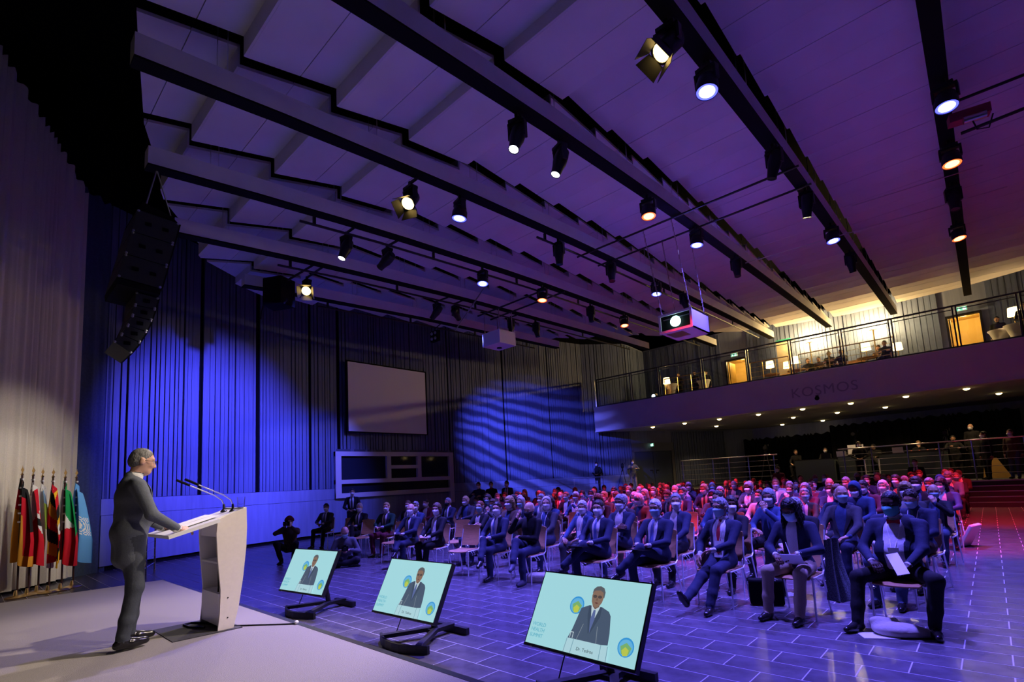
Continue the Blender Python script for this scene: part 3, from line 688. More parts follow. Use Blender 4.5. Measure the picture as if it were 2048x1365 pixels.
# ================================================================== FLAGS
FLR = dict(black=(.015, .015, .017), red=(.62, .012, .03), gold=(.80, .36, .04), white=(.80, .78, .76), green=(.01, .30, .08), blue=(.13, .38, .80), yellow=(.86, .50, .03), lime=(.45, .68, .10), sky=(.30, .50, .80))
def flag(x, y, h, rz, rule, label, seed, extra=None):
    t = thing('flag_on_pole', label, 'flag', (x, y, 0), rz, 'flags beside the stage curtain')
    MB().lathe([(.15, 0), (.16, .015), (.13, .03), (.035, .05), (.028, .10), (.02, .14)], 18).build('base', m_brass, t, smooth=True)
    MB().cyl((0, .03, .1), (.0, .0, h - .13), .016, 8).build('pole', mat('pole_wood', (.05, .02, .015), .4), t, smooth=True)
    fi = MB(); fi.lathe([(.02, 0), (.028, .015), (.014, .03), (.012, .05)], 10, c=(0, 0, h - .15))
    fi.prism([(0, 0, h - .10), (.032, 0, h - .05), (0, 0, h + .01), (-.032, 0, h - .05)], (0, .006, 0)); fi.cyl((0, .003, h), (0, .003, h + .035), .004, 6)
    fi.build('finial', m_brass, t)
    # cloth hanging in folds: u across (hoist to fly), v down
    rnd = random.Random(seed); W_, Hh = .40 + rnd.uniform(-.02, .03), 1.55
    nu, nv = 48, 60; P = []; mats_ = list(FLR.keys())
    a1, a2_, a3 = rnd.uniform(2.2, 3.2), rnd.uniform(0, 6), rnd.uniform(.6, 1.2)
    for j in range(nv + 1):
        v = j / nv; row = []
        spread = .25 + .75 * min(1, v * 1.5) ** .8
        for i in range(nu + 1):
            u = i / nu
            xx = .02 - .14 * spread + W_ * spread * u
            yy = (.05 + .05 * v) * math.sin(a1 * PI * u * 1.15 + a2_ + v * .8) * (.3 + u)
            zz = h - .19 - Hh * v * (1 - .18 * u * (1 - v) * 0) - .28 * u * (1 - v * .75) + .03 * math.sin(u * 9 + a2_) * v - .10 * u * v * a3
            row.append((xx, yy, zz))
        P.append(row)
    b = MB()
    for j in range(nv):
        for i in range(nu):
            b.mi(mats_.index(rule((i + .5) / nu, (j + .5) / nv)))
            b.add([P[j][i], P[j][i + 1], P[j + 1][i + 1], P[j + 1][i]], [(0, 1, 2, 3)])
    # weld rows for smooth shading
    me = b.mesh('cloth', [mat('flag_' + k, c, .8, bump=(120, .1), spec=.2) for k, c in FLR.items()])
    import bmesh
    bm = bmesh.new(); bm.from_mesh(me); bmesh.ops.remove_doubles(bm, verts=bm.verts, dist=1e-5); bm.to_mesh(me); bm.free()
    me.polygons.foreach_set('use_smooth', [True] * len(me.polygons))
    cl = put('cloth', me, t)
    for k in range(6): MB().b2((-.03, -.012, h - .24 - .16 * k), (.03, .012, h - .21 - .16 * k)).build('pole_loop', m_paper, t)
    return t
ca = .75
def diag(u, v, k=.55): return v - k * u
flag(-13.5, .78, 2.42, ca, lambda u, v: 'black' if v < .14 or (u > .80 and v < .55) else ('red' if (u <= .62 and v < .36) or (u > .62 and v < .86) else 'gold'), 'black red and gold striped flag on a dark pole', 1)
flag(-13.6, .94, 2.41, ca, lambda u, v: 'red' if (u > .72 and v < .3) or v > .47 + .15 * math.sin(u * 7) else ('black' if u > .66 and .36 < v < .46 else 'white'), 'red and white flag on a pole between the gold and the white flag', 2)
flag(-13.8, 1.09, 2.39, ca, lambda u, v: 'lime' if u > .8 and .15 < v < .5 else ('sky' if (u > .78 and v <= .15) or (.35 < u < .5 and .66 < v < .74) else 'white'), 'mostly white flag with a lime green edge on a pole', 3)
def ug(u, v):
    if (u - .72) ** 2 / .05 + (v - .52) ** 2 / .006 < 1: return 'black' if (u - .7) ** 2 / .008 + (v - .53) ** 2 / .0012 < 1 else 'white'
    return ('black', 'yellow', 'red')[int((v * 6.2 - u * 1.6 + 6) % 3)] if True else 'red'
flag(-13.6, 1.23, 2.37, ca, ug, 'black yellow and red striped flag with a white disc', 4)
flag(-13.68, 1.42, 2.36, ca, lambda u, v: 'green' if v < .62 * u - .02 else ('white' if v < .66 - .22 * u else 'red'), 'green white and red flag on a pole', 5)
flag(-13.9, 1.62, 2.36, ca, lambda u, v: 'white' if (.50 < u < .95 and .36 < v < .62 and (((u - .72) ** 2 / .03 + (v - .49) ** 2 / .012) % .55 < .25)) else 'blue', 'light blue flag with a white emblem on a pole', 6)

# ================================================================== MONITORS FACING THE STAGE
e_bg = mat('display_background', (.05, .08, .09), .25, emit=(.42, .80, .86), es=.62)
def em(n, c, s=.57): return mat('display_' + n, tuple(x * .1 for x in c), .3, emit=c, es=s)
def monitor(c, yaw, tilt, lab, glare=False):
    ux = Vector((math.cos(yaw), math.sin(yaw), 0)); n0 = Vector((math.sin(yaw), -math.cos(yaw), 0))
    v = Vector((0, 0, 1)) * math.cos(tilt) - n0 * math.sin(tilt); n = ux.cross(v)
    t = thing('floor_monitor', lab, 'monitor', (c[0], c[1], 0), 0, 'monitors facing the stage')
    M = Matrix(((ux.x, v.x, n.x, 0), (ux.y, v.y, n.y, 0), (ux.z, v.z, n.z, c[2]), (0, 0, 0, 1)))
    w_, h_ = 1.02, .58
    ca_ = MB().b2((-w_ / 2 - .012, -h_ / 2 - .022, -.05), (w_ / 2 + .012, h_ / 2 + .012, .0)); ca_.b2((-.3, -.2, -.09), (.3, .2, -.05)); o = ca_.build('casing', mat('bezel', (.012, .012, .014), .25), t); o.matrix_local = M
    MB().b2((-w_ / 2 - .011, -h_ / 2 - .022, 0), (w_ / 2 + .011, -h_ / 2 - .004, .006)).build('lower_bezel', m_dark, o)
    MB().b2((-w_ / 2 + .06, -h_ / 2 - .028, 0), (-w_ / 2 + .09, -h_ / 2 - .02, .01)).build('power_led', m_steel, o)
    sc = MB().b2((-w_ / 2, -h_ / 2, .0), (w_ / 2, h_ / 2, .004)).build('display', e_bg, o)
    lay = [0.0045]
    def poly(nm, pts, m):
        z = lay[0]; lay[0] += .0005
        MB().prism([(x, y, z) for x, y in pts], (0, 0, .0004)).build(nm, m, sc)
    def circ(cx, cy, rx, ry, n=22, a0=0): return [(cx + rx * math.cos(2 * PI * i / n + a0), cy + ry * math.sin(2 * PI * i / n + a0)) for i in range(n)]
    for cx, cy, r in ((-.092, .061, .068), (.414, -.166, .066)):
        poly('emblem_disc', circ(cx, cy, r, r), em('azure', (.05, .38, .85)))
        poly('emblem_ring', circ(cx, cy - .002, r * .86, r * .84), em('sky', (.16, .56, .92)))
        poly('emblem_pentagon', circ(cx + .002, cy - .012, r * .72, r * .66, 5, PI / 2), em('leaf', (.24, .55, .20)))
        poly('emblem_core', circ(cx + .002, cy - .03, r * .46, r * .5, 5, PI / 2 + .15), em('lemon', (.62, .72, .10)))
    for s_, yy in (('WORLD', -.150), ('HEALTH', -.192), ('SUMMIT', -.236)):
        text_mesh('caption', s_, .040, em('teal', (.10, .50, .66)), sc, Matrix.Translation((-.486, yy, .0048)), .0002, space=.95)
    # presenter on screen: suit, shirt, tie, head, hair
    poly('picture_suit', [(-.1, -.19), (-.075, -.12), (-.04, .045), (.03, .075), (.145, .075), (.215, .05), (.238, .02), (.262, -.10), (.268, -.18), (.1, -.2)], em('suit', (.085, .125, .20)))
    poly('picture_shirt', [(.048, .075), (.085, -.07), (.13, .074), (.115, .085), (.06, .085)], em('shirt', (.62, .78, .85)))
    poly('picture_tie', [(.078, .045), (.096, .045), (.104, -.02), (.086, -.125), (.066, -.03)], em('tie', (.13, .18, .42)))
    poly('picture_lapel', [(.03, .075), (.048, .075), (.083, -.12), (.075, -.13), (.035, 0)], em('lapel', (.06, .09, .15)))
    poly('picture_lapel', [(.13, .074), (.148, .072), (.15, 0), (.092, -.13), (.088, -.11)], em('lapel', (.06, .09, .15)))
    poly('picture_neck', [(.062, .1), (.06, .072), (.088, .05), (.12, .072), (.12, .1)], em('skin_shade', (.20, .12, .09)))
    poly('picture_head', [(.034, .15), (.042, .105), (.06, .075), (.088, .062), (.118, .076), (.136, .105), (.144, .15), (.14, .19), (.09, .205), (.04, .19)], em('skin', (.30, .19, .14)))
    poly('picture_hair', [(.032, .165), (.036, .2), (.06, .222), (.095, .228), (.13, .215), (.148, .185), (.148, .14), (.138, .15), (.132, .18), (.10, .195), (.055, .19), (.042, .18)], em('hair', (.13, .14, .16)))
    for gx_ in (.063, .108): poly('picture_glasses', circ(gx_, .145, .019, .012, 12), em('glasses', (.10, .08, .08)))
    poly('picture_mouth', [(.072, .098), (.088, .103), (.108, .098), (.09, .09)], em('mouth', (.16, .06, .06)))
    poly('picture_nose', [(.083, .135), (.092, .135), (.096, .115), (.08, .115)], em('skin_shade', (.20, .12, .09)))
    poly('picture_lectern', [(-.1, -.188), (.276, -.188), (.29, -.29), (-.112, -.29)], em('lectern', (.52, .82, .90)))
    for xa in (-.098, -.035, .215, .274): poly('picture_lectern_line', [(xa, -.19), (xa + .004, -.19), (xa + .004 + (xa - .09) * .04, -.29), (xa + (xa - .09) * .04, -.29)], em('line', (.14, .34, .44)))
    for xa, xb_ in ((.02, -.01), (.15, .17)): poly('picture_microphone', [(xa, -.07), (xa + .004, -.07), (xb_ + .004, -.188), (xb_, -.188)], em('mic', (.30, .36, .42)))
    for q in ([(-.075, -.14), (-.045, -.14), (-.045, -.145), (-.075, -.145)], [(-.075, -.14), (-.07, -.14), (-.07, -.185), (-.075, -.185)], [(-.05, -.14), (-.045, -.14), (-.045, -.185), (-.05, -.185)]): poly('picture_glass', q, em('glassline', (.7, .85, .9)))
    text_mesh('caption', 'Dr. Tedros', .034, em('ink', (.04, .07, .09)), sc, Matrix.Translation((.012, -.262, lay[0] + .0004)), .0002, space=1.0)
    # stand: curved front bar, rear bar, V arms, post and bracket
    st = MB(); cx = .0; fy, ry = -.20, .52
    fb = [Vector((x, fy - .06 + .22 * (x / .42) ** 2 * .6, .05)) for x in np.linspace(-.42, .42, 9)]
    b = MB()
    for p, q in zip(fb[:-1], fb[1:]): b.prism([p + Vector((0, 0, -.045)), q + Vector((0, 0, -.045)), q + Vector((0, .03, -.045)), p + Vector((0, .03, -.045))], (0, 0, .08))
    b.build('front_foot', m_black, t)
    b = MB(); b.b2((-.26, ry, .005), (.26, ry + .05, .075)); b.build('rear_foot', m_black, t)
    for s in (-1, 1):
        p, q = Vector((s * .33, fy + .03, .05)), Vector((s * .04, .28, .07)); d = (q - p).normalized(); sd = Vector((-d.y, d.x, 0)) * .035
        MB().prism([p - sd, q - sd, q + sd, p + sd], (0, 0, .04)).build('foot_arm', m_black, t)
    b = MB(); b.prism([Vector((-.06, .22, .06)), Vector((.06, .22, .06)), Vector((.05, ry + .02, .06)), Vector((-.05, ry + .02, .06))], (0, 0, .04)); b.build('spine', m_black, t)
    b = MB(); b.tube([(0, .30, .08), (0, .22, c[2] - .1), tuple(-n * .09 + Vector((0, 0, c[2])))], .035, 8); b.build('post', m_black, t)
    b = MB().b2((-.24, -.14, -.10), (.24, .14, -.085)).build('mount_plate', m_black, t); b.matrix_local = M
    MB().tube([(-.25, .1, .35), (-.28, .05, .2), (-.3, -.02, .03)], .006, 5).build('power_cable', m_black, t)
    return t
monitor((-7.10, 3.33, .572), .113, .444, 'slim floor monitor tilted towards the stage, the one beside the crouching photographers')
monitor((-4.67, 3.31, .577), .031, .480, 'slim floor monitor tilted towards the stage, middle one of three')
monitor((-2.39, 3.27, .607), -.055, .528, 'slim floor monitor tilted towards the stage, the one before the man with a red tie')

# ================================================================== PEOPLE: smooth distance-field bodies
def V3(*a): return np.array(a, float)
def rotm(ax, an):
    c, s = math.cos(an), math.sin(an)
    return np.array({'x': [[1, 0, 0], [0, c, -s], [0, s, c]], 'y': [[c, 0, s], [0, 1, 0], [-s, 0, c]], 'z': [[c, -s, 0], [s, c, 0], [0, 0, 1]]}[ax])
def cone(a, b, ra, rb, reg, k=.03): return ('c', np.array(a, float), np.array(b, float), ra, rb, reg, k)
def ellp(c, r, reg, k=.03, R=None): return ('e', np.array(c, float), np.array(r, float), R, reg, k)
def rbox(c, hf, rd, reg, k=.02, R=None): return ('b', np.array(c, float), np.array(hf, float), rd, R, reg, k)
def pbounds(p):
    if p[0] == 'c': r = max(p[3], p[4]); return np.minimum(p[1], p[2]) - r, np.maximum(p[1], p[2]) + r
    if p[0] == 'e': r = p[2] if p[3] is None else np.full(3, p[2].max()); return p[1] - r, p[1] + r
    r = p[2] if p[4] is None else np.full(3, np.linalg.norm(p[2])); return p[1] - r - p[3], p[1] + r + p[3]
def psdf(p, X):
    if p[0] == 'c':
        a, b, ra, rb = p[1:5]; ba = b - a; t = np.clip(((X - a) @ ba) / (ba @ ba), 0, 1)
        return np.linalg.norm(X - a - t[..., None] * ba, axis=-1) - (ra + (rb - ra) * t)
    if p[0] == 'e':
        q = X - p[1]
        if p[3] is not None: q = q @ p[3]
        k0 = np.linalg.norm(q / p[2], axis=-1); k1 = np.linalg.norm(q / p[2] ** 2, axis=-1) + 1e-9
        return k0 * (k0 - 1) / k1
    q = X - p[1]
    if p[4] is not None: q = q @ p[4]
    q = np.abs(q) - p[2]
    return np.linalg.norm(np.maximum(q, 0), axis=-1) + np.minimum(q.max(-1), 0) - p[3]
def smin(a, b, k):
    h = np.clip(.5 + .5 * (b - a) / k, 0, 1); return b + (a - b) * h - k * h * (1 - h)
def eval_pts(prims, X):
    D = np.full(X.shape[:-1], 1.0)
    for p in prims: D = smin(D, psdf(p, X), p[-1])
    return D
def field(prims, h, cut=None):
    lo = np.min([pbounds(p)[0] for p in prims], 0) - 3 * h; hi = np.max([pbounds(p)[1] for p in prims], 0) + 3 * h
    n = np.ceil((hi - lo) / h).astype(int) + 1
    D = np.full(n, 1.0, np.float32); B = np.full(n, 9.0, np.float32); G = np.zeros(n, np.int8)
    for p in prims:
        a, b = pbounds(p); pad = p[-1] + 2 * h
        i0 = np.maximum(np.floor((a - pad - lo) / h).astype(int), 0); i1 = np.minimum(np.ceil((b + pad - lo) / h).astype(int) + 1, n)
        sl = tuple(slice(x, y) for x, y in zip(i0, i1))
        X = np.stack(np.meshgrid(*[lo[q] + h * np.arange(i0[q], i1[q]) for q in range(3)], indexing='ij'), -1)
        d = psdf(p, X).astype(np.float32)
        D[sl] = smin(D[sl], d, p[-1]); m = d < B[sl]; B[sl][m] = d[m]; G[sl][m] = p[-2]
    if cut is not None:
        X = np.stack(np.meshgrid(*[lo[q] + h * np.arange(n[q]) for q in range(3)], indexing='ij'), -1)
        D = np.maximum(D, cut(X).astype(np.float32))
    return D, G, lo
CORN = [(i, j, k) for i in (0, 1) for j in (0, 1) for k in (0, 1)]
EDG = [(a, b) for a in CORN for b in CORN if a < b and sum(abs(x - y) for x, y in zip(a, b)) == 1]
def surf(D, G, lo, h):
    s = D < 0; n = D.shape
    cnt = sum(s[i:n[0] - 1 + i, j:n[1] - 1 + j, k:n[2] - 1 + k].astype(np.int8) for i, j, k in CORN)
    act = (cnt > 0) & (cnt < 8); ids = np.argwhere(act); idx = np.full(act.shape, -1); idx[act] = np.arange(len(ids))
    P = np.zeros((len(ids), 3)); Wt = np.zeros(len(ids))
    for a, b in EDG:
        da = D[tuple((ids + a).T)]; db = D[tuple((ids + b).T)]; m = (da < 0) != (db < 0)
        t = np.where(m, da / np.where(m, da - db, 1), 0)
        P[m] += (np.array(a) + (np.array(b) - np.array(a)) * t[:, None])[m]; Wt[m] += 1
    loc = P / Wt[:, None]; Vv = (ids + loc) * h + lo
    reg = G[tuple((ids + np.round(loc).astype(int)).T)]
    F = []
    for ax in range(3):
        o1, o2 = [q for q in range(3) if q != ax]
        sa = [slice(None)] * 3; sb = [slice(None)] * 3; sa[ax] = slice(0, -1); sb[ax] = slice(1, None)
        A, Bm = s[tuple(sa)], s[tuple(sb)]
        e = np.argwhere(A != Bm); e = e[(e[:, o1] > 0) & (e[:, o2] > 0) & (e[:, o1] < n[o1] - 1) & (e[:, o2] < n[o2] - 1)]
        fl = A[tuple(e.T)]
        def cid(d1, d2): q = e.copy(); q[:, o1] += d1; q[:, o2] += d2; return idx[tuple(q.T)]
        Q = np.stack([cid(-1, -1), cid(0, -1), cid(0, 0), cid(-1, 0)], 1)
        if ax == 1: fl = ~fl
        Q[~fl] = Q[~fl][:, ::-1]; F.append(Q)
    F = np.concatenate(F); F = F[(F >= 0).all(1)]
    return Vv, F, reg
def sdf_mesh(prims, h, cut=None, smooth_it=1):
    D, G, lo = field(prims, h, cut); v, f, r = surf(D, G, lo, h)
    return v, f, r
def join_parts(parts):
    vs, fs, ms = [], [], []; o = 0
    for v, f, m in parts:
        vs.append(v); fs.append(f + o); ms.append(m); o += len(v)
    return np.concatenate(vs), np.concatenate(fs), np.concatenate(ms)
def np_mesh(name, v, f, fm=None, mats=()):
    me = bpy.data.meshes.new(name); me.vertices.add(len(v)); me.vertices.foreach_set('co', np.ascontiguousarray(v, np.float32).ravel())
    me.loops.add(len(f) * 4); me.loops.foreach_set('vertex_index', np.ascontiguousarray(f, np.int32).ravel())
    me.polygons.add(len(f)); me.polygons.foreach_set('loop_start', np.arange(0, len(f) * 4, 4, dtype=np.int32))
    for m in mats: me.materials.append(m)
    if fm is not None: me.polygons.foreach_set('material_index', np.ascontiguousarray(fm, np.int32))
    me.polygons.foreach_set('use_smooth', np.ones(len(f), bool)); me.update(calc_edges=True); me.validate()
    return me
def fmat(f, r): return np.median(r[f], axis=1).astype(int)

# ---- head (frame: origin at head centre, +y face, +z up)
def head_prims(sc=1.0, fem=False):
    P = [ellp((0, -.012, .030), (.074, .092, .092), 0, .02), ellp((0, .018, -.022), (.060, .072, .092), 0, .03), ellp((0, .040, -.082), (.043, .042, .034), 0, .03),
         cone((0, .080, .022), (0, .102, -.026), .009, .0125, 0, .014), ellp((.014, .094, -.03), (.011, .012, .009), 0, .008), ellp((-.014, .094, -.03), (.011, .012, .009), 0, .008),
         ellp((.033, .066, -.024), (.022, .018, .018), 0, .02), ellp((-.033, .066, -.024), (.022, .018, .018), 0, .02),
         cone((-.042, .070, .034), (.042, .070, .034), .013, .013, 0, .015),
         ellp((0, .077, -.059), (.023, .010, .006), 5, .006), ellp((0, .075, -.070), (.019, .010, .0065), 5, .006),
         cone((0, -.018, -.06), (0, -.03, -.17), .052, .054, 0, .03), cone((0, -.03, -.185), (0, -.026, -.142), .068, .0635, 4, .004)]
    for s in (-1, 1):
        P += [ellp((s * .076, -.012, -.002), (.011, .022, .032), 0, .008), ellp((s * .079, -.018, .018), (.008, .014, .014), 0, .006)]
    return P
def head_mesh(h):
    D, G, lo = field(head_prims(), h); P = V3(0, 0, 0)
    # eye sockets
    n = D.shape; X = np.stack(np.meshgrid(*[lo[q] + h * np.arange(n[q]) for q in range(3)], indexing='ij'), -1)
    for s in (-1, 1):
        d = np.linalg.norm((X - V3(s * .031, .098, .012)) / V3(1.3, 1, .8), axis=-1) - .017; k = .012
        hh = np.clip(.5 - .5 * (D + d) / k, 0, 1); D = (D + (-d - D) * hh + k * hh * (1 - hh)).astype(np.float32)
    v, f, r = surf(D, G, lo, h)
    return v, f, fmat(f, r)
HEAD_F = head_mesh(.0075); HEAD_C = head_mesh(.013)
# ---- hand (frame: wrist at origin, +y fingers, +z back of hand, thumb +x)
def hand_mesh(curl, h=.0058, spread=.0):
    P = [rbox((0, .048, 0), (.028, .030, .004), .009, 0, .012), cone((0, -.012, 0), (0, .02, 0), .024, .026, 0, .02), cone((0, -.022, 0), (0, .002, 0), .0315, .0315, 4, .003), ellp((.024, .032, -.006), (.018, .026, .014), 0, .014)]
    for i, (x, L) in enumerate(((-.030, .062), (-.010, .078), (.011, .083), (.031, .074))):
        p = V3(x, .088 - abs(x) * .15, 0); a = curl * .5
        d = spread * x * 12
        for sgl, fr in ((.48, 1), (.30, 1.9), (.22, 2.6)):
            an = -curl * fr; q = p + L * sgl * V3(math.sin(d), math.cos(d) * math.cos(an), math.sin(an))
            P.append(cone(p, q, .0088, .0078, 0, .006)); p = q
    t0, t1, t2, t3 = V3(.026, .022, -.004), V3(.050, .046, -.012), V3(.058, .074, -.018 - .01 * curl), V3(.054, .096, -.022 - .02 * curl)
    P += [cone(t0, t1, .012, .0105, 0, .010), cone(t1, t2, .0102, .0092, 0, .006), cone(t2, t3, .009, .0075, 0, .006)]
    v, f, r = sdf_mesh(P, h)
    return v, f, fmat(f, r)
HANDS = {c: hand_mesh(c) for c in (.18, .45, .8)}
HANDS_C = {.45: hand_mesh(.45, .011)}
def ik(S_, T, l1, l2, pole):
    d = T - S_; L = np.linalg.norm(d); L2 = min(L, (l1 + l2) * .999); u = d / L; T = S_ + u * L2
    a = (l1 * l1 - l2 * l2 + L2 * L2) / (2 * L2); hh = math.sqrt(max(l1 * l1 - a * a, 0))
    pl = np.array(pole, float); pl = pl - u * (pl @ u); pl /= np.linalg.norm(pl) + 1e-9
    return S_ + u * a + pl * hh, T
def frame(y, z):
    y = np.array(y, float); y /= np.linalg.norm(y); z = np.array(z, float); z = z - y * (z @ y); z /= np.linalg.norm(z); x = np.cross(y, z)
    return np.stack([x, y, z], 1)

SEAT = dict(stand=False, lean=-.10, twist=0, belly=0.0, w=1.0, hy=0, hp=-.05, hr=0, wl=(.10, .30, .66), wr=(-.10, .30, .66), hl=(-.75, .6, -.25), hr_=(.75, .6, -.25), dl=(.3, -.2, 1), dr=(-.3, -.2, 1),
            al=(.12, .44, .085), ar=(-.12, .44, .085), fl=.15, fr=-.15, kl=(0.15, .6, 1), kr=(-.15, .6, 1), pl=(.9, -.5, -.5), pr=(-.9, -.5, -.5), cl=.45, cr=.45, fp_l=0, fp_r=0)
def person(pose, h=.015, fine=True, name='person'):
    q = dict(SEAT); q.update(pose); st = q['stand']
    hip = V3(0, 0, q.get('hz', (.962 if st else .535))); Rl = rotm('z', q['twist']) @ rotm('x', -q['lean']); w_ = q['w']; be = q['belly']
    T = lambda x, y, z: hip + Rl @ (V3(x, y, z))
    J, TR, SH, WH = 1, 2, 3, 4
    torso = [ellp(T(0, -.005, .02), (.168 * w_, (.116 if st else .128) + be * .3, .125), J, .05, Rl), ellp(T(0, .012 + be * .5, .17), (.150 * w_ + be * .4, .112 + be, .15), J, .05, Rl), ellp(T(0, .002, .325), (.170 * w_, .118 + be * .3, .165), J, .05, Rl),
             cone(T(-.125 * w_, -.012, .435), T(.125 * w_, -.012, .435), .060, .060, J, .05), cone(T(0, -.022, .44), T(0, -.018, .505), .075, .058, J, .04)]
    if st: torso += [cone(T(-.06 * w_, .0, .02), T(-.062 * w_, .008, -.20), .108, .106, J, .05), cone(T(.06 * w_, .0, .02), T(.062 * w_, .008, -.20), .108, .106, J, .05)]
    nb = T(0, -.012, .50)
    P = list(torso)
    for s, wt, pole, ak, kp in ((1, q['wl'], q['pl'], q['al'], q['kl']), (-1, q['wr'], q['pr'], q['ar'], q['kr'])):
        sh = T(s * .178 * w_, -.012, .425); wr = np.array(wt, float)
        el, wr = ik(sh, wr, .285, .255, pole)
        u = (wr - el) / np.linalg.norm(wr - el)
        P += [cone(sh, el, .060, .050, J, .03), cone(el, wr - u * .015, .050, .037, J, .02)]
        q['W%d' % s] = wr
        hp_ = T(s * .092, .01, -.02 if not st else -.03); an = np.array(ak, float)
        kn, an = ik(hp_, an, .42, .42, kp)
        P += [cone(hp_, kn, .088, .066, TR, .03), cone(kn, kn * .35 + an * .65, .064, .056, TR, .03), cone(kn * .35 + an * .65, an + V3(0, 0, .015), .056, .050, TR, .03)]
        fy = q['fl'] if s > 0 else q['fr']; fpv = q['fp_l'] if s > 0 else q['fp_r']
        fd = V3(math.sin(fy) * math.cos(fpv), math.cos(fy) * math.cos(fpv), math.sin(fpv)); dn = V3(0, 0, -1) if abs(fpv) < .3 else np.array(-np.cross(np.cross(fd, V3(0, 0, 1)), fd)) * 1.0
        dn = dn / np.linalg.norm(dn)
        hl_ = an + dn * .045 - fd * .035; to = an + dn * .052 + fd * .17
        P += [cone(an + V3(0, 0, .02), an + dn * .03, .040, .038, SH, .02), cone(hl_, to * .5 + hl_ * .5, .038, .043, SH, .02), cone(to * .5 + hl_ * .5, to, .043, .030, SH, .02)]
    v, f, r = sdf_mesh(P, h, cut=(lambda X: .002 - X[..., 2]))
    parts = [(v, f, fmat(f, r))]
    HR = rotm('z', q['hy']) @ rotm('x', q['hp']) @ rotm('y', q['hr']); hc = nb + Rl @ V3(0, .012, 0) + HR @ V3(0, .028, .150)
    hv, hf, hm = HEAD_F if fine else HEAD_C
    parts.append((hv @ HR.T + hc, hf, hm))
    for s, hd, dz, cu in ((1, q['hl'], q['dl'], q['cl']), (-1, q['hr_'], q['dr'], q['cr'])):
        hv, hf, hm = (HANDS if fine else HANDS_C)[cu if fine else .45]
        Fm = frame(hd, dz); vv = hv.copy()
        if s > 0: vv[:, 0] *= -1; hf = hf[:, ::-1]        # thumbs point inwards
        parts.append((vv @ Fm.T + q['W%d' % s], hf, hm))
    v, f, m = join_parts(parts)
    Hm = Matrix.Identity(4)
    for i in range(3):
        for j in range(3): Hm[i][j] = HR[i, j]
        Hm[i][3] = hc[i]
    def front(x, z, off):
        X = np.stack([np.asarray(x, float), np.full(len(x), .55), np.asarray(z, float)], -1)
        for _ in range(40): X[:, 1] -= np.maximum(eval_pts(torso, X), 0) * .9
        X[:, 1] += off
        return X
    me = np_mesh(name, v, f, m, [None] * 6)
    return dict(me=me, head=Hm, front=front, q=q, T=T)

def strip(B, rows, off, name, cols=5):
    # rows: (z above hip, left x, right x) in torso frame
    xs, zs = [], []
    if len(rows) > 2:
        R_ = np.array(rows, float); tt = np.linspace(0, len(R_) - 1, 4 * (len(R_) - 1) + 1); rows = [tuple(np.interp(t, np.arange(len(R_)), R_[:, c]) for c in range(3)) for t in tt]
    for z, a, b in rows:
        for i in range(cols):
            p = B['T'](a + (b - a) * i / (cols - 1), .1, z); xs.append(p[0]); zs.append(p[2])
    X = B['front'](xs, zs, off)
    n = len(rows); f = np.array([(i * cols + j, i * cols + j + 1, (i + 1) * cols + j + 1, (i + 1) * cols + j) for i in range(n - 1) for j in range(cols - 1)])
    return np_mesh(name, X, f[:, ::-1], None, [None])

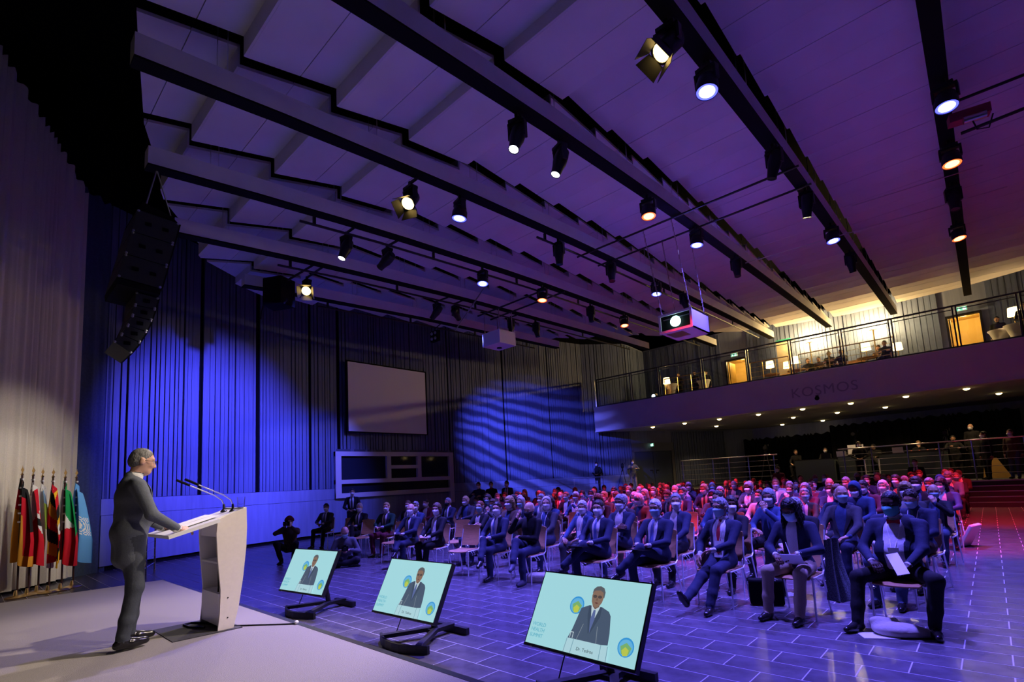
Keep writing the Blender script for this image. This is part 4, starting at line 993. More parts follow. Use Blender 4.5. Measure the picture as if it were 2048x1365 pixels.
# ---- hair, masks, glasses in the head frame
def hair_mesh(kind, h=.009):
    if kind == 'crop': h = .0065
    cut = None
    plane = lambda X, a, b, c: a * X[..., 1] + b * X[..., 2] + c
    if kind == 'crop':
        P = [ellp((0, -.013, .031), (.0765, .0945, .0945), 0, .02), ellp((0, -.05, -.01), (.067, .054, .06), 0, .03)]
        cut = lambda X: np.maximum(plane(X, .80, -.58, -.004), -.058 - X[..., 2])
    elif kind in ('short', 'bald', 'afro'):
        P = [ellp((0, -.014, .034), (.080, .098, .097), 0, .02), ellp((0, -.05, -.01), (.072, .06, .07), 0, .03)]
        if kind == 'afro': P = [ellp((0, -.014, .036), (.088, .106, .108), 0, .02), ellp((0, -.05, -.01), (.078, .066, .07), 0, .03)]
        if kind == 'bald': cut = lambda X: np.maximum(np.maximum(plane(X, .85, -.5, -.012), -.065 - X[..., 2]), .5 * X[..., 2] + .55 * X[..., 1] - .002)
        else: cut = lambda X: np.maximum(plane(X, .854, -.52, -.022), -.065 - X[..., 2])
    elif kind == 'long':
        P = [ellp((0, -.014, .034), (.086, .104, .102), 0, .02), cone((.07, -.03, .0), (.085, -.03, -.20), .034, .022, 0, .03), cone((-.07, -.03, .0), (-.085, -.03, -.20), .034, .022, 0, .03), ellp((0, -.07, -.08), (.085, .045, .14), 0, .04)]
        cut = lambda X: plane(X, .85, -.42, -.034 - .012 * 0)
    elif kind == 'bob':
        P = [ellp((0, -.014, .034), (.088, .106, .104), 0, .02), ellp((.066, -.012, -.03), (.028, .05, .08), 0, .03), ellp((-.066, -.012, -.03), (.028, .05, .08), 0, .03), ellp((0, -.06, -.03), (.08, .05, .09), 0, .04)]
        cut = lambda X: plane(X, .85, -.42, -.038)
    elif kind == 'bun':
        P = [ellp((0, -.014, .034), (.080, .099, .098), 0, .02), ellp((0, -.05, -.01), (.072, .06, .07), 0, .03), ellp((0, -.115, .05), (.038, .035, .038), 0, .015)]
        cut = lambda X: np.maximum(plane(X, .80, -.56, -.010), -.07 - X[..., 2])
    elif kind == 'braids':
        P = [ellp((0, -.014, .034), (.086, .104, .102), 0, .02), ellp((0, -.07, -.06), (.08, .04, .12), 0, .03)]
        for i in range(9):
            for s in (-1, 1):
                y = .045 - i * .016; P.append(cone((s * .072, y - .01, .02), (s * (.088 + .006 * (i % 3)), y + .01, -.12), .013, .013, 0, .006)); P.append(cone((s * (.088 + .006 * (i % 3)), y + .01, -.12), (s * (.098 + .012 * (i % 2)), y + .05, -.36 - .02 * (i % 3)), .013, .009, 0, .006))
        cut = lambda X: np.where(X[..., 2] > -.02, plane(X, .85, -.42, -.036), -1)
    elif kind == 'beanie':
        P = [ellp((0, -.012, .045), (.088, .106, .105), 0, .02), cone((-.05, -.01, .03), (.05, -.01, .03), .06, .06, 0, .05)]
        cut = lambda X: .02 + .1 * X[..., 1] * 0 + .25 * X[..., 1] - X[..., 2]
    elif kind == 'scarf':
        P = [ellp((0, -.014, .034), (.090, .108, .106), 0, .02), ellp((0, -.03, -.08), (.085, .08, .09), 0, .05)]
        cut = lambda X: np.where(X[..., 2] > -.1, plane(X, .95, -.15, -.045), -1)
    v, f, r = sdf_mesh(P, h, cut)
    if kind not in ('beanie', 'scarf'): v = v + RS.normal(0, .0012 if kind == 'crop' else .0022, v.shape) + (.0006 if kind == 'crop' else .0025) * np.sin(v[:, [1, 2, 0]] * 150)
    return np_mesh('hair', v, f, None, [None])
HAIR = {k: hair_mesh(k) for k in ('crop', 'short', 'bald', 'afro', 'long', 'bob', 'bun', 'braids', 'beanie', 'scarf')}
def mask_mesh(kind):
    hp = head_prims(); rows = []
    zs = np.linspace(-.118, .001, 9); th = np.radians(np.linspace(-78, 78, 17)); X = []
    for i, z in enumerate(zs):
        for t in th:
            u = i / 8; zz = z if kind == 'surgical' else z
            side = abs(t) / th[-1]; zz = -.05 + (z + .05) * (1 - .45 * side ** 1.5)
            X.append((math.sin(t) * .16, math.cos(t) * .16, zz))
    X = np.array(X); dirv = X * V3(1, 1, 0); dirv /= np.linalg.norm(dirv, axis=1)[:, None]
    for _ in range(40): X -= dirv * (np.maximum(eval_pts(hp, X) - .0035, 0) * .9)[:, None]
    Y = X.reshape(9, 17, 3)
    for i in range(9):
        for j in range(17):
            u = i / 8; c = max(0, 1 - (abs(j - 8) / 6.5) ** 2); m_ = math.sin(PI * u) ** .7
            if kind == 'ffp': Y[i, j, 1] += .022 * c * m_ * (1.25 if 2 < i < 6 else 1)
            else: Y[i, j, 1] += .008 * c * m_ + .0025 * (i % 2)
    f = np.array([(i * 17 + j, i * 17 + j + 1, (i + 1) * 17 + j + 1, (i + 1) * 17 + j) for i in range(8) for j in range(16)])
    v = Y.reshape(-1, 3)
    st = MB()
    for s in (0, 16):
        sg = -1 if s == 0 else 1
        for i in (0, 8): st.tube([tuple(Y[i, s]), (sg * .083, .0, -.03 if i == 0 else .02), (sg * .085, -.028, -.012 if i == 0 else .012)], .0022, 4)
    sv = np.array([tuple(p) for p in st.v]); sf = np.array([q for q in st.f if len(q) == 4])
    v, f, m = join_parts([(v, f, np.zeros(len(f), int)), (sv, sf, np.zeros(len(sf), int))])
    return np_mesh('face_mask', v, f[:, ::-1], None, [None])
MASK = {k: mask_mesh(k) for k in ('ffp', 'surgical')}
gl = MB()
for s in (-1, 1):
    gl.tube([(s * .033 + .023 * math.cos(a), .100, .012 + .017 * math.sin(a)) for a in np.linspace(0, 2 * PI, 15)], .0018, 5); gl.tube([(s * .056, .098, .016), (s * .076, .06, .014), (s * .080, -.015, .010)], .0018, 5)
gl.tube([(-.011, .102, .014), (0, .106, .017), (.011, .102, .014)], .0018, 5)
GLASS_ME = gl.mesh('glasses', m_black)
def eye_mesh():
    b = MB(); b.ell((0, 0, 0), (.0120, .0085, .0105), 12, 10, M=Matrix.Rotation(-PI / 2, 3, 'X'))
    n = len(b.f); b.m = [1 if (i // 12) >= 8 else 0 for i in range(n)]
    return b.mesh('eye', [mat('eye_white', (.62, .60, .58), .3), mat('eye_iris', (.03, .02, .015), .2)], 'all')
EYE_ME = eye_mesh()

SKIN = {'fair': (.52, .30, .21), 'mid': (.40, .22, .14), 'tan': (.30, .155, .09), 'brown': (.12, .055, .03), 'dark': (.05, .024, .015)}
CLOTH = {'navy': (.022, .028, .055), 'black': (.012, .012, .014), 'charcoal': (.04, .042, .048), 'grey': (.13, .135, .15), 'brown': (.07, .045, .03), 'maroon': (.11, .018, .03), 'cream': (.40, .36, .32), 'blue': (.035, .058, .13), 'green': (.012, .05, .03), 'white': (.64, .63, .62), 'beige': (.36, .28, .20), 'red': (.42, .02, .03), 'denim': (.05, .07, .12)}
HAIRC = {'black': (.010, .009, .009), 'dark brown': (.028, .017, .011), 'brown': (.075, .042, .022), 'grey': (.20, .20, .20), 'silver': (.13, .125, .12), 'white': (.48, .47, .46), 'blond': (.30, .20, .09), 'red': (.16, .05, .02)}
MASKC = {'white': (.74, .74, .74), 'pale blue': (.34, .58, .66), 'black': (.012, .012, .014), 'green': (.10, .44, .36)}
def mskin(k): return mat('skin_' + k, SKIN[k], .5, noise=(40, .06), spec=.4)
def mcloth(k): return mat('cloth_' + k, CLOTH[k], .85, noise=(140, .12), bump=(16, .55), spec=.2)
def mhair(k): return mat('hair_' + k.replace(' ', '_'), HAIRC[k], .55, noise=(60, .25), bump=(90, .5, (1, 1, .25)), spec=.35)
def mmask(k): return mat('mask_' + k.replace(' ', '_'), MASKC[k], .8)
m_shoe = mat('shoe_leather', (.012, .010, .011), .22, spec=.6)
m_lip = {k: mat('lip_' + k, tuple(x * y for x, y in zip(SKIN[k], (.95, .78, .76))), .45) for k in SKIN}
def setm(o, ms):
    for s, m in zip(o.material_slots, ms): s.link = 'OBJECT'; s.material = m
    return o
def child(name, me, par, M=None, ms=None):
    o = bpy.data.objects.new(name, me); COL.objects.link(o); o.parent = par
    if M is not None: o.matrix_local = M
    if ms: setm(o, ms)
    return o
def place_person(B, loc, rz, label, group=None, skin='fair', jacket='navy', trousers='navy', shoe=None, hair=('short', 'grey'), mask=('ffp', 'white'), glasses=False, shirt='white', deco=(), scale=1.0, eyes=True, cuff=None):
    o = bpy.data.objects.new('person', B['me']); COL.objects.link(o); o.location = loc; o.rotation_euler = (0, 0, rz); o.scale = (scale,) * 3
    setm(o, [mskin(skin), mcloth(jacket), mcloth(trousers), shoe or m_shoe, mcloth(cuff or shirt), m_lip[skin]])
    tag(o, label, 'person', group)
    H = B['head']
    if hair: child('hat' if hair[0] in ('beanie',) else ('headscarf' if hair[0] == 'scarf' else 'hair'), HAIR[hair[0]], o, H, [mhair(hair[1]) if hair[1] in HAIRC else mcloth(hair[1])])
    if mask: child('face_mask', MASK[mask[0]], o, H, [mmask(mask[1])])
    if glasses: child('glasses', GLASS_ME, o, H)
    if eyes:
        for s in (-1, 1): child('eye', EYE_ME, o, H @ Matrix.Translation((s * .031, .0745, .012)))
    for nm, me, m in deco: child(nm, me, o, None, [m])
    return o
def deco_set(B, kind, shirt='white', tie=None, jacket='navy', badge=False, open_=0.0):
    D = []
    if kind == 'suit':
        w0 = .018 + open_ * .03; bot = .16 - open_ * .16; wb = w0 * .4 + max(0, open_ - .75) * .26
        D.append(('shirt', strip(B, [(bot, -wb, wb), (bot + .08, -max(w0 + .015, wb), max(w0 + .015, wb)), (.33, -.042 - open_ * .05, .042 + open_ * .05), (.42, -.055 - open_ * .03, .055 + open_ * .03), (.475, -.05, .05), (.50, -.035, .035)], .005 + .006 * open_, 'shirt', 9), mcloth(shirt)))
        for s in (-1, 1):
            D.append(('lapel', strip(B, [(bot, s * wb, s * (wb + .008)), (.26, s * (.03 + open_ * .05), s * (.075 + open_ * .05)), (.36, s * (.048 + open_ * .05), s * (.115 + open_ * .04)), (.40, s * (.053 + open_ * .04), s * (.10 + open_ * .03)), (.48, s * .055, s * .075)][:: 1], .010 + .006 * open_, 'lapel', 4), mcloth(jacket)))
        if tie == 'bow':
            D.append(('bow_tie', strip(B, [(.452, -.055, -.02), (.452, .02, .055)], .014, 'bow_tie', 2), mcloth('red')))
            p = B['T'](0, 0, .465); fy = B['front']([p[0]], [p[2]], .016)[0]; b = MB()
            for s in (-1, 1): b.prism([(0, 0, -.008), (s * .055, 0, -.026), (s * .055, 0, .026), (0, 0, .008)][::s], (0, .012, 0))
            b.box((0, .008, 0), (.02, .02, .024)); me = b.mesh('bow_tie', None); me.transform(Matrix.Translation(fy)); D[-1] = ('bow_tie', me, mcloth('red'))
        elif tie:
            D.append(('tie', strip(B, [(.06, -.004, .004), (.09, -.038, .038), (.25, -.030, .030), (.40, -.019, .019), (.445, -.014, .014), (.452, -.022, .022), (.480, -.024, .024)], .013, 'tie', 5), mat('tie_' + tie, {'red': (.40, .012, .03), 'blue': (.10, .14, .36), 'dark': (.02, .03, .03), 'green': (.02, .07, .05), 'lilac': (.30, .28, .44)}[tie], .5)))
    elif kind == 'blouse':
        D.append(('shirt', strip(B, [(.02, -.05, .05), (.2, -.055, .055), (.36, -.06, .06), (.44, -.055, .055), (.49, -.04, .04)], .006, 'shirt', 7), mcloth(shirt)))
    if badge:
        for s in (-1, 1): D.append(('lanyard', strip(B, [(.22, s * .012, s * .018), (.40, s * .05, s * .057), (.48, s * .055, s * .062)], .016, 'lanyard', 2), m_paper))
        D.append(('name_badge', strip(B, [(.10, -.045, .045), (.22, -.045, .045)], .022, 'name_badge', 3), mat('badge_card', (.78, .78, .80), .5)))
    return D

# ================================================================== CHAIRS
def chair_parts():
    seat = MB(); rows = []
    for y in np.linspace(-.21, .21, 9):
        zz = .452 - .018 * math.cos((y + .02) / .21 * 1.2) + (-.025 * max(0, (y - .13) / .08) ** 2)
        rows.append([(x, y, zz + .012 * (abs(x) / .2) ** 2) for x in np.linspace(-.20, .20, 7)])
    seat.grid(rows); seat.grid([[(x, y, z - .012) for x, y, z in r][::-1] for r in rows])
    edge = [rows[0], [r[-1] for r in rows], rows[-1][::-1], [r[0] for r in rows][::-1]]
    for e in edge: seat.grid([e, [(x, y, z - .012) for x, y, z in e]])
    back = MB(); rows = []
    for z in np.linspace(.50, .875, 8):
        y0 = -.215 - .09 * (z - .5) / .375 - .03 * math.sin((z - .5) / .375 * PI)
        wd = .19 * (1 - .10 * max(0, (.56 - z) / .06)); rows.append([(x, y0 - .012 + .022 * (x / .19) ** 2, z - (.015 * (abs(x) / .19) ** 6 if z > .86 else 0)) for x in np.linspace(-wd, wd, 7)])
    back.grid(rows[::-1]); back.grid([[(x, y - .012, z) for x, y, z in r] for r in rows])
    for e in (rows[0], [r[-1] for r in rows], rows[-1][::-1], [r[0] for r in rows][::-1]): back.grid([e, [(x, y - .012, z) for x, y, z in e]])
    legs = [MB().tube([(s * .215, .17, .43), (s * .222, .20, .0)], .0105, 8) for s in (-1, 1)] + [MB().tube([(s * .215, -.16, .43), (s * .222, -.27, .0)], .0105, 8) for s in (-1, 1)]
    fr_ = MB()
    for s in (-1, 1):
        fr_.tube([(s * .215, .185, .428), (s * .215, .0, .430), (s * .213, -.17, .432), (s * .208, -.225, .47), (s * .195, -.25, .60), (s * .19, -.30, .80)], .0105, 8)
    fr_.tube([(-.215, .12, .425), (.215, .12, .425)], .009, 6); fr_.tube([(-.215, -.14, .425), (.215, -.14, .425)], .009, 6)
    hooks = []
    for s in (-1, 1):
        hk = MB(); hk.tube([(s * .22, .10, .43), (s * .25, .10, .405), (s * .25, .06, .36), (s * .22, .05, .35)], .005, 5); hk.tube([(s * .22, .03, .43), (s * .25, .03, .40), (s * .25, -.01, .36), (s * .22, -.02, .35)], .005, 5); hooks.append(hk)
    return seat, back, legs, fr_, hooks
_s, _b, _l, _f, _h = chair_parts()
CH = dict(seat=_s.mesh('seat', m_wood, True), back=_b.mesh('backrest', m_wood, True), legs=[l.mesh('leg', m_chairleg, True) for l in _l], frame=_f.mesh('frame', m_chairleg, True), hooks=[h.mesh('row_hook', m_chairleg) for h in _h])
allb = MB()
for i, src in enumerate([_s, _b] + _l + [_f]):
    allb.mi(0 if i < 2 else 1).add(src.v, src.f)
CH_ALL = allb.mesh('chair', [m_wood, m_chairleg], True)
def chair(x, y, rz, label, group, full=True):
    if not full:
        o = put('chair', CH_ALL, None, (x - math.sin(rz) * .11, y + math.cos(rz) * .11, 0), rz); return tag(o, label, 'chair', group)
    t = thing('chair', label, 'chair', (x - math.sin(rz) * .11, y + math.cos(rz) * .11, 0), rz, group)
    put('seat', CH['seat'], t); put('backrest', CH['back'], t); put('frame', CH['frame'], t)
    for l in CH['legs']: put('leg', l, t)
    for h in CH['hooks']: put('row_hook', h, t)
    return t
def face(x, y, tx=-5.5, ty=1.2, k=.35):
    a = math.atan2(-(tx - x), ty - y) % (2 * PI)
    return PI + k * (a - PI)

# ================================================================== THE SPEAKER
SP = person(dict(stand=True, lean=.05, belly=.045, w=1.10, hy=-.10, hp=-.20, wl=(.25, .30, .985), wr=(-.22, .32, .985), hl=(-.15, 1, -.12), hr_=(.25, 1, -.12), dl=(.6, 0, 1), dr=(-.4, 0, 1), al=(.12, -.05, .10), ar=(-.12, .05, .10), fl=-.12, fr=.05, kl=(0, 1, 0), kr=(0, 1, 0), pl=(.6, -.9, -.4), pr=(-.6, -.9, -.4), cl=.45, cr=.45), h=.0105)
CLOTH['slate'] = (.105, .116, .138); CLOTH['slate trousers'] = (.055, .061, .074)
sp = place_person(SP, (-5.40, .985, .452), .06, 'man in grey suit standing at the lectern, reading his speech', skin='fair', jacket='slate', trousers='slate trousers', hair=('crop', 'silver'), mask=None, glasses=True, deco=deco_set(SP, 'suit', tie='lilac', jacket='slate'), scale=.955)

# ================================================================== FRONT ROW
XLEG = dict(al=(.13, .40, .085), kl=(.1, .6, 1), ar=(.17, .66, .40), kr=(-.15, .3, 1), fr=.35, fp_r=-.35)          # one leg crossed over the other
XLEG2 = dict(ar=(-.13, .40, .085), kr=(-.1, .6, 1), al=(-.17, .66, .40), kl=(.15, .3, 1), fl=-.35, fp_l=-.35)
CLASP = dict(wl=(.085, .34, .71), wr=(-.085, .34, .71), hl=(-.85, .45, -.1), hr_=(.85, .45, -.1), cl=.8, cr=.8)
FOLD = dict(wl=(-.06, .235, .80), wr=(.06, .245, .77), hl=(-1, .05, .15), hr_=(1, .1, .1), dl=(0, 1, .3), dr=(0, 1, .3), pl=(1, .3, -.6), pr=(-1, .3, -.6))
G1 = 'front row of the audience'
HY = 6.55
def seat_person(x, y, pose, label, group, kc=True, k=.35, chair_label=None, h=.014, decof=None, **kw):
    B = person(pose, h); rz = face(x, y, k=k)
    o = place_person(B, (x, y, 0), rz, label, group, deco=decof(B) if decof else (), **kw)
    if kc: chair(x, y, rz, chair_label or 'beech and chrome chair under the %s' % ' '.join(label.split(',')[0].split()[:9]), 'front row chairs')
    return o, B, rz
def loc2w(x, y, rz, p): c, s = math.cos(rz), math.sin(rz); return (x + c * p[0] - s * p[1], y + s * p[0] + c * p[1], p[2])
def sheet(x, y, rz, p, w_, d_, rot, lab, m=None, name='paper_sheet', th=.003):
    o = MB().box((0, 0, 0), (w_, d_, th)).build(name, m or m_paper)
    o.location = loc2w(x, y, rz, p); o.rotation_euler = (rot[0], rot[1], rz + rot[2]); return tag(o, lab, 'paper' if m is None else 'folder')
x = -.80
_, _, rz = seat_person(x, 6.62, dict(belly=.075, w=1.14, lean=-.06, hy=-.18, hp=-.22, wl=(.17, .33, .64), wr=(-.13, .36, .63), hl=(-.55, .8, -.3), hr_=(.5, .85, -.35), al=(.30, .52, .085), ar=(-.26, .36, .085), kl=(.5, .6, 1), kr=(-.5, .6, 1), fl=.35, fr=-.25),
            'man in dark jacket and white shirt with red bow tie and green mask', G1, skin='dark', jacket='navy', trousers='black', hair=('crop', 'black'), mask=('ffp', 'green'), cuff='white', decof=lambda B: deco_set(B, 'suit', tie='bow', badge=True, open_=1.0), scale=1.03, k=.1)
sheet(x, 6.62, rz, (-.06, .44, .66), .10, .26, (-.7, .2, .4), 'folded white paper held by the man with bow tie')
x = -1.74
_, _, rz = seat_person(x, 6.58, dict(lean=.06, hy=.0, hp=-.42, wl=(.11, .36, .68), wr=(-.12, .34, .70), hl=(-.6, .7, -.3), hr_=(.7, .6, -.2), al=(.20, .48, .085), ar=(-.13, .50, .085), fl=.1, fr=-.05, w=.95),
            'woman with long black braids in beige trousers writing on paper', G1, skin='brown', jacket='navy', trousers='beige', hair=('braids', 'black'), mask=('surgical', 'pale blue'), glasses=True, decof=lambda B: deco_set(B, 'blouse'), k=.15)
sheet(x, 6.58, rz, (-.10, .46, .66), .20, .24, (.55, 0, .2), 'white writing pad on the knees of the woman with braids')
pn = MB().cyl((0, 0, 0), (.02, .03, .13), .005, 6).build('pen', m_paper, loc=loc2w(x, 6.58, rz, (-.06, .40, .70)), rz=rz); tag(pn, 'slim white pen held over the writing pad', 'pen')
cd = MB(); rows = []
for i in range(9):
    v = i / 8; rows.append([(-1.50 + .06 * u + .16 * v * v * (u - .1) + .02 * math.sin(u * 9), 6.72 + .22 * u - .08 * v, .80 - .70 * v + .10 * v * abs(u - .5)) for u in np.linspace(0, 1, 9)])
cd.grid(rows); rows2 = [[(a + .03, b + .03, c) for a, b, c in r] for r in rows]; cd.grid(rows2)
tag(cd.build('draped_coat', mat('houndstooth', (.10, .12, .13), .9, noise=(120, .9)), smooth='all'), 'dark patterned coat hanging over the chair side of the woman with braids', 'coat')
x = -2.62
seat_person(x, 6.62, dict(lean=-.18, hy=-.25, hp=-.05, wl=(.20, .22, .60), wr=(-.02, .30, .68), hl=(.1, .6, -.8), hr_=(.9, .3, -.2), al=(.10, .88, .12), ar=(-.10, .62, .085), kl=(.1, .4, 1), kr=(-.1, .5, 1), fl=.05, fp_l=.9, fr=-.2),
            'man with red tie and name badge stretching out his legs', G1, skin='mid', jacket='navy', trousers='navy', hair=('short', 'grey'), mask=('surgical', 'pale blue'), decof=lambda B: deco_set(B, 'suit', tie='red', badge=True, open_=.9), k=.2)
x = -3.50
_, _, rz = seat_person(x, 6.60, dict(XLEG, **CLASP, lean=-.06, hy=.25, hp=-.12, w=1.06, belly=.02), 'grey haired man with blue tie holding a tablet on crossed legs', G1, skin='mid', jacket='navy', trousers='navy', hair=('short', 'white'), mask=('surgical', 'pale blue'), decof=lambda B: deco_set(B, 'suit', tie='blue', shirt='white', open_=.7))
sheet(x, 6.60, rz, (.02, .42, .655), .26, .19, (.1, 0, 0), 'thin dark tablet under the hands of the grey haired man', m_dark, 'tablet', .012)
x = -4.45
_, _, rz = seat_person(x, 6.60, dict(XLEG, **CLASP, lean=-.08, hy=.25, hp=-.05), 'dark haired man with glasses and blue tie resting a black folder', G1, skin='mid', jacket='navy', trousers='navy', hair=('short', 'dark brown'), glasses=True, decof=lambda B: deco_set(B, 'suit', tie='blue', open_=.6))
sheet(x, 6.60, rz, (.02, .42, .655), .24, .32, (.1, 0, .1), 'black document folder on the lap of the dark haired man', m_matblack, 'folder', .018)
x = -5.82
seat_person(x, 6.58, dict(XLEG2, lean=-.02, hy=.15, hp=-.25, hr=-.15, wl=(.10, .22, 1.03), hl=(-.35, -.1, .9), dl=(.5, .8, -.2), wr=(.02, .25, .73), hr_=(1, .15, 0), dr=(0, .6, .8), pl=(.5, .9, -.8), cl=.18), 'balding old man resting his cheek on one hand', G1, skin='fair', jacket='black', trousers='navy', hair=('bald', 'white'), mask=('ffp', 'black'), shirt='black', cuff='black', shoe=mat('canvas_shoe', (.05, .05, .07), .6))
x = -6.60
seat_person(x, 6.58, dict(XLEG2, **CLASP, lean=-.05, hy=.35, hp=-.02), 'man with blue tie and white mask, hands clasped over crossed legs', G1, skin='fair', jacket='navy', trousers='navy', hair=('short', 'dark brown'), decof=lambda B: deco_set(B, 'suit', tie='blue', open_=.7), chair_label='beech and chrome chair under the man clasping his hands beside an empty chair')
chair(-7.42, 6.55, PI + .25, 'empty beech chair with chrome legs in the front row', 'empty chairs')
x = -8.36
_, _, rz = seat_person(x, 6.6, dict(lean=-.06, hy=.3, hp=-.04, w=.92, wl=(.12, .34, .67), wr=(-.10, .36, .67), al=(.08, .44, .085), ar=(-.06, .46, .085)), 'woman with glasses in black blazer and white blouse holding papers', G1, skin='fair', jacket='black', trousers='black', hair=('bob', 'brown'), glasses=True, decof=lambda B: deco_set(B, 'blouse'))
sheet(x, 6.6, rz, (.0, .44, .66), .30, .21, (.12, 0, .1), 'white papers on the lap of the woman in black blazer')
x = -9.25
_, _, rz = seat_person(x, 6.6, dict(XLEG2, lean=-.06, hy=.3, hp=-.04, wl=(.12, .34, .70), wr=(-.10, .36, .70)), 'bald man in blue three piece suit holding papers, legs crossed', G1, skin='fair', jacket='navy', trousers='navy', hair=None, decof=lambda B: deco_set(B, 'suit', tie='dark', open_=.3))
sheet(x, 6.6, rz, (.0, .46, .71), .30, .21, (.12, 0, .1), 'white papers in the hands of the bald man')
chair(-10.2, 6.9, PI + .3, 'empty beech chair beside the bald man with papers', 'empty chairs')
chair(-8.75, 7.5, PI + .25, 'empty beech chair in the second row behind the papers', 'empty chairs')
# people seated by the side wall
GL = 'small group seated by the side wall'
for x, y, pz, lab, kw in ((-11.5, 7.45, dict(CLASP), 'woman in dark green velvet jacket and white mask', dict(jacket='green', trousers='maroon', hair=('bun', 'blond'), skin='fair')),
                          (-12.9, 7.5, dict(XLEG2, **CLASP), 'white haired man in black suit with crossed legs by the side wall', dict(jacket='black', trousers='black', hair=('short', 'white'), skin='fair')),
                          (-15.3, 7.75, dict(CLASP, al=(.16, .5, .085), ar=(-.16, .5, .085)), 'man in dark jacket and pale shirt at the row end by the plinth', dict(jacket='charcoal', trousers='black', hair=('short', 'black'), skin='tan')),
                          (-10.6, 7.7, dict(FOLD), 'grey haired man in blue suit looking down behind empty chairs', dict(jacket='blue', trousers='navy', hair=('short', 'grey'), skin='fair')),
                          (-11.9, 8.4, dict(CLASP), 'man in dark suit and black tie behind the velvet jacket', dict(jacket='black', trousers='black', hair=('short', 'brown'), skin='fair'))):
    seat_person(x, y, dict(pz, hy=.2), lab, GL, decof=lambda B: deco_set(B, 'suit', tie='dark', open_=.4), k=.6, h=.017, **kw)
chair(-13.7, 7.6, PI + .5, 'empty beech chair beside the white haired man by the wall', 'empty chairs')
chair(-12.2, 7.25, PI + .45, 'empty beech chair between the velvet jacket and the white haired man', 'empty chairs')

# ================================================================== AUDIENCE ROWS
NUM = ['first', 'second', 'third', 'fourth', 'fifth', 'sixth', 'seventh', 'eighth', 'ninth', 'tenth', 'eleventh', 'twelfth', 'thirteenth', 'fourteenth', 'fifteenth', 'sixteenth', 'seventeenth']
def variant(i, h, fine):
    base = [dict(CLASP), dict(XLEG, **CLASP), dict(FOLD), dict(XLEG2, **CLASP), dict(wl=(.16, .36, .64), wr=(-.16, .36, .64)), dict(FOLD, **{k: XLEG[k] for k in ('al', 'kl', 'ar', 'kr', 'fr', 'fp_r')}), dict(CLASP, wr=(-.05, .24, 1.0), hr_=(.35, -.1, .9), dr=(-.5, .8, -.2), pr=(-.5, .9, -.8)), dict(lean=.05, wl=(.10, .38, .66), wr=(-.10, .38, .66))][i % 8]
    q = dict(base); q['hy'] = (.3, -.1, .15, -.25, .45, .05, .2, 0)[i % 8]; q['hp'] = (-.04, -.1, 0, -.25, -.05, -.08, -.12, -.4)[i % 8]
    q['cl'] = q['cr'] = .45; q['w'] = (1, 1.05, .92, 1.1, .95, 1, .9, 1.03)[i % 8]
    B = person(q, h, fine)
    B['dec'] = {}
    return B
VF = [variant(i, .017, True) for i in range(8)]
VC = [variant(i, .022, False) for i in range(8)]
def dec_for(B, k):
    if k not in B['dec']:
        B['dec'][k] = deco_set(B, 'blouse' if k[0] == 'b' else 'suit', shirt=k[1], tie=k[2], jacket=k[3], badge=k[4], open_=.6) if k[5] else [d for d in deco_set(B, 'blouse' if k[0] == 'b' else 'suit', shirt=k[1], tie=k[2], jacket=k[3], open_=.6) if d[0] in ('shirt', 'tie')]
    return B['dec'][k]
rr = random.Random(5)
ROWS = [(6.58 + 1.04 * i) for i in range(16)]
HS = ['short'] * 7 + ['long'] * 3 + ['bob', 'bun', 'bald', 'afro', 'scarf']
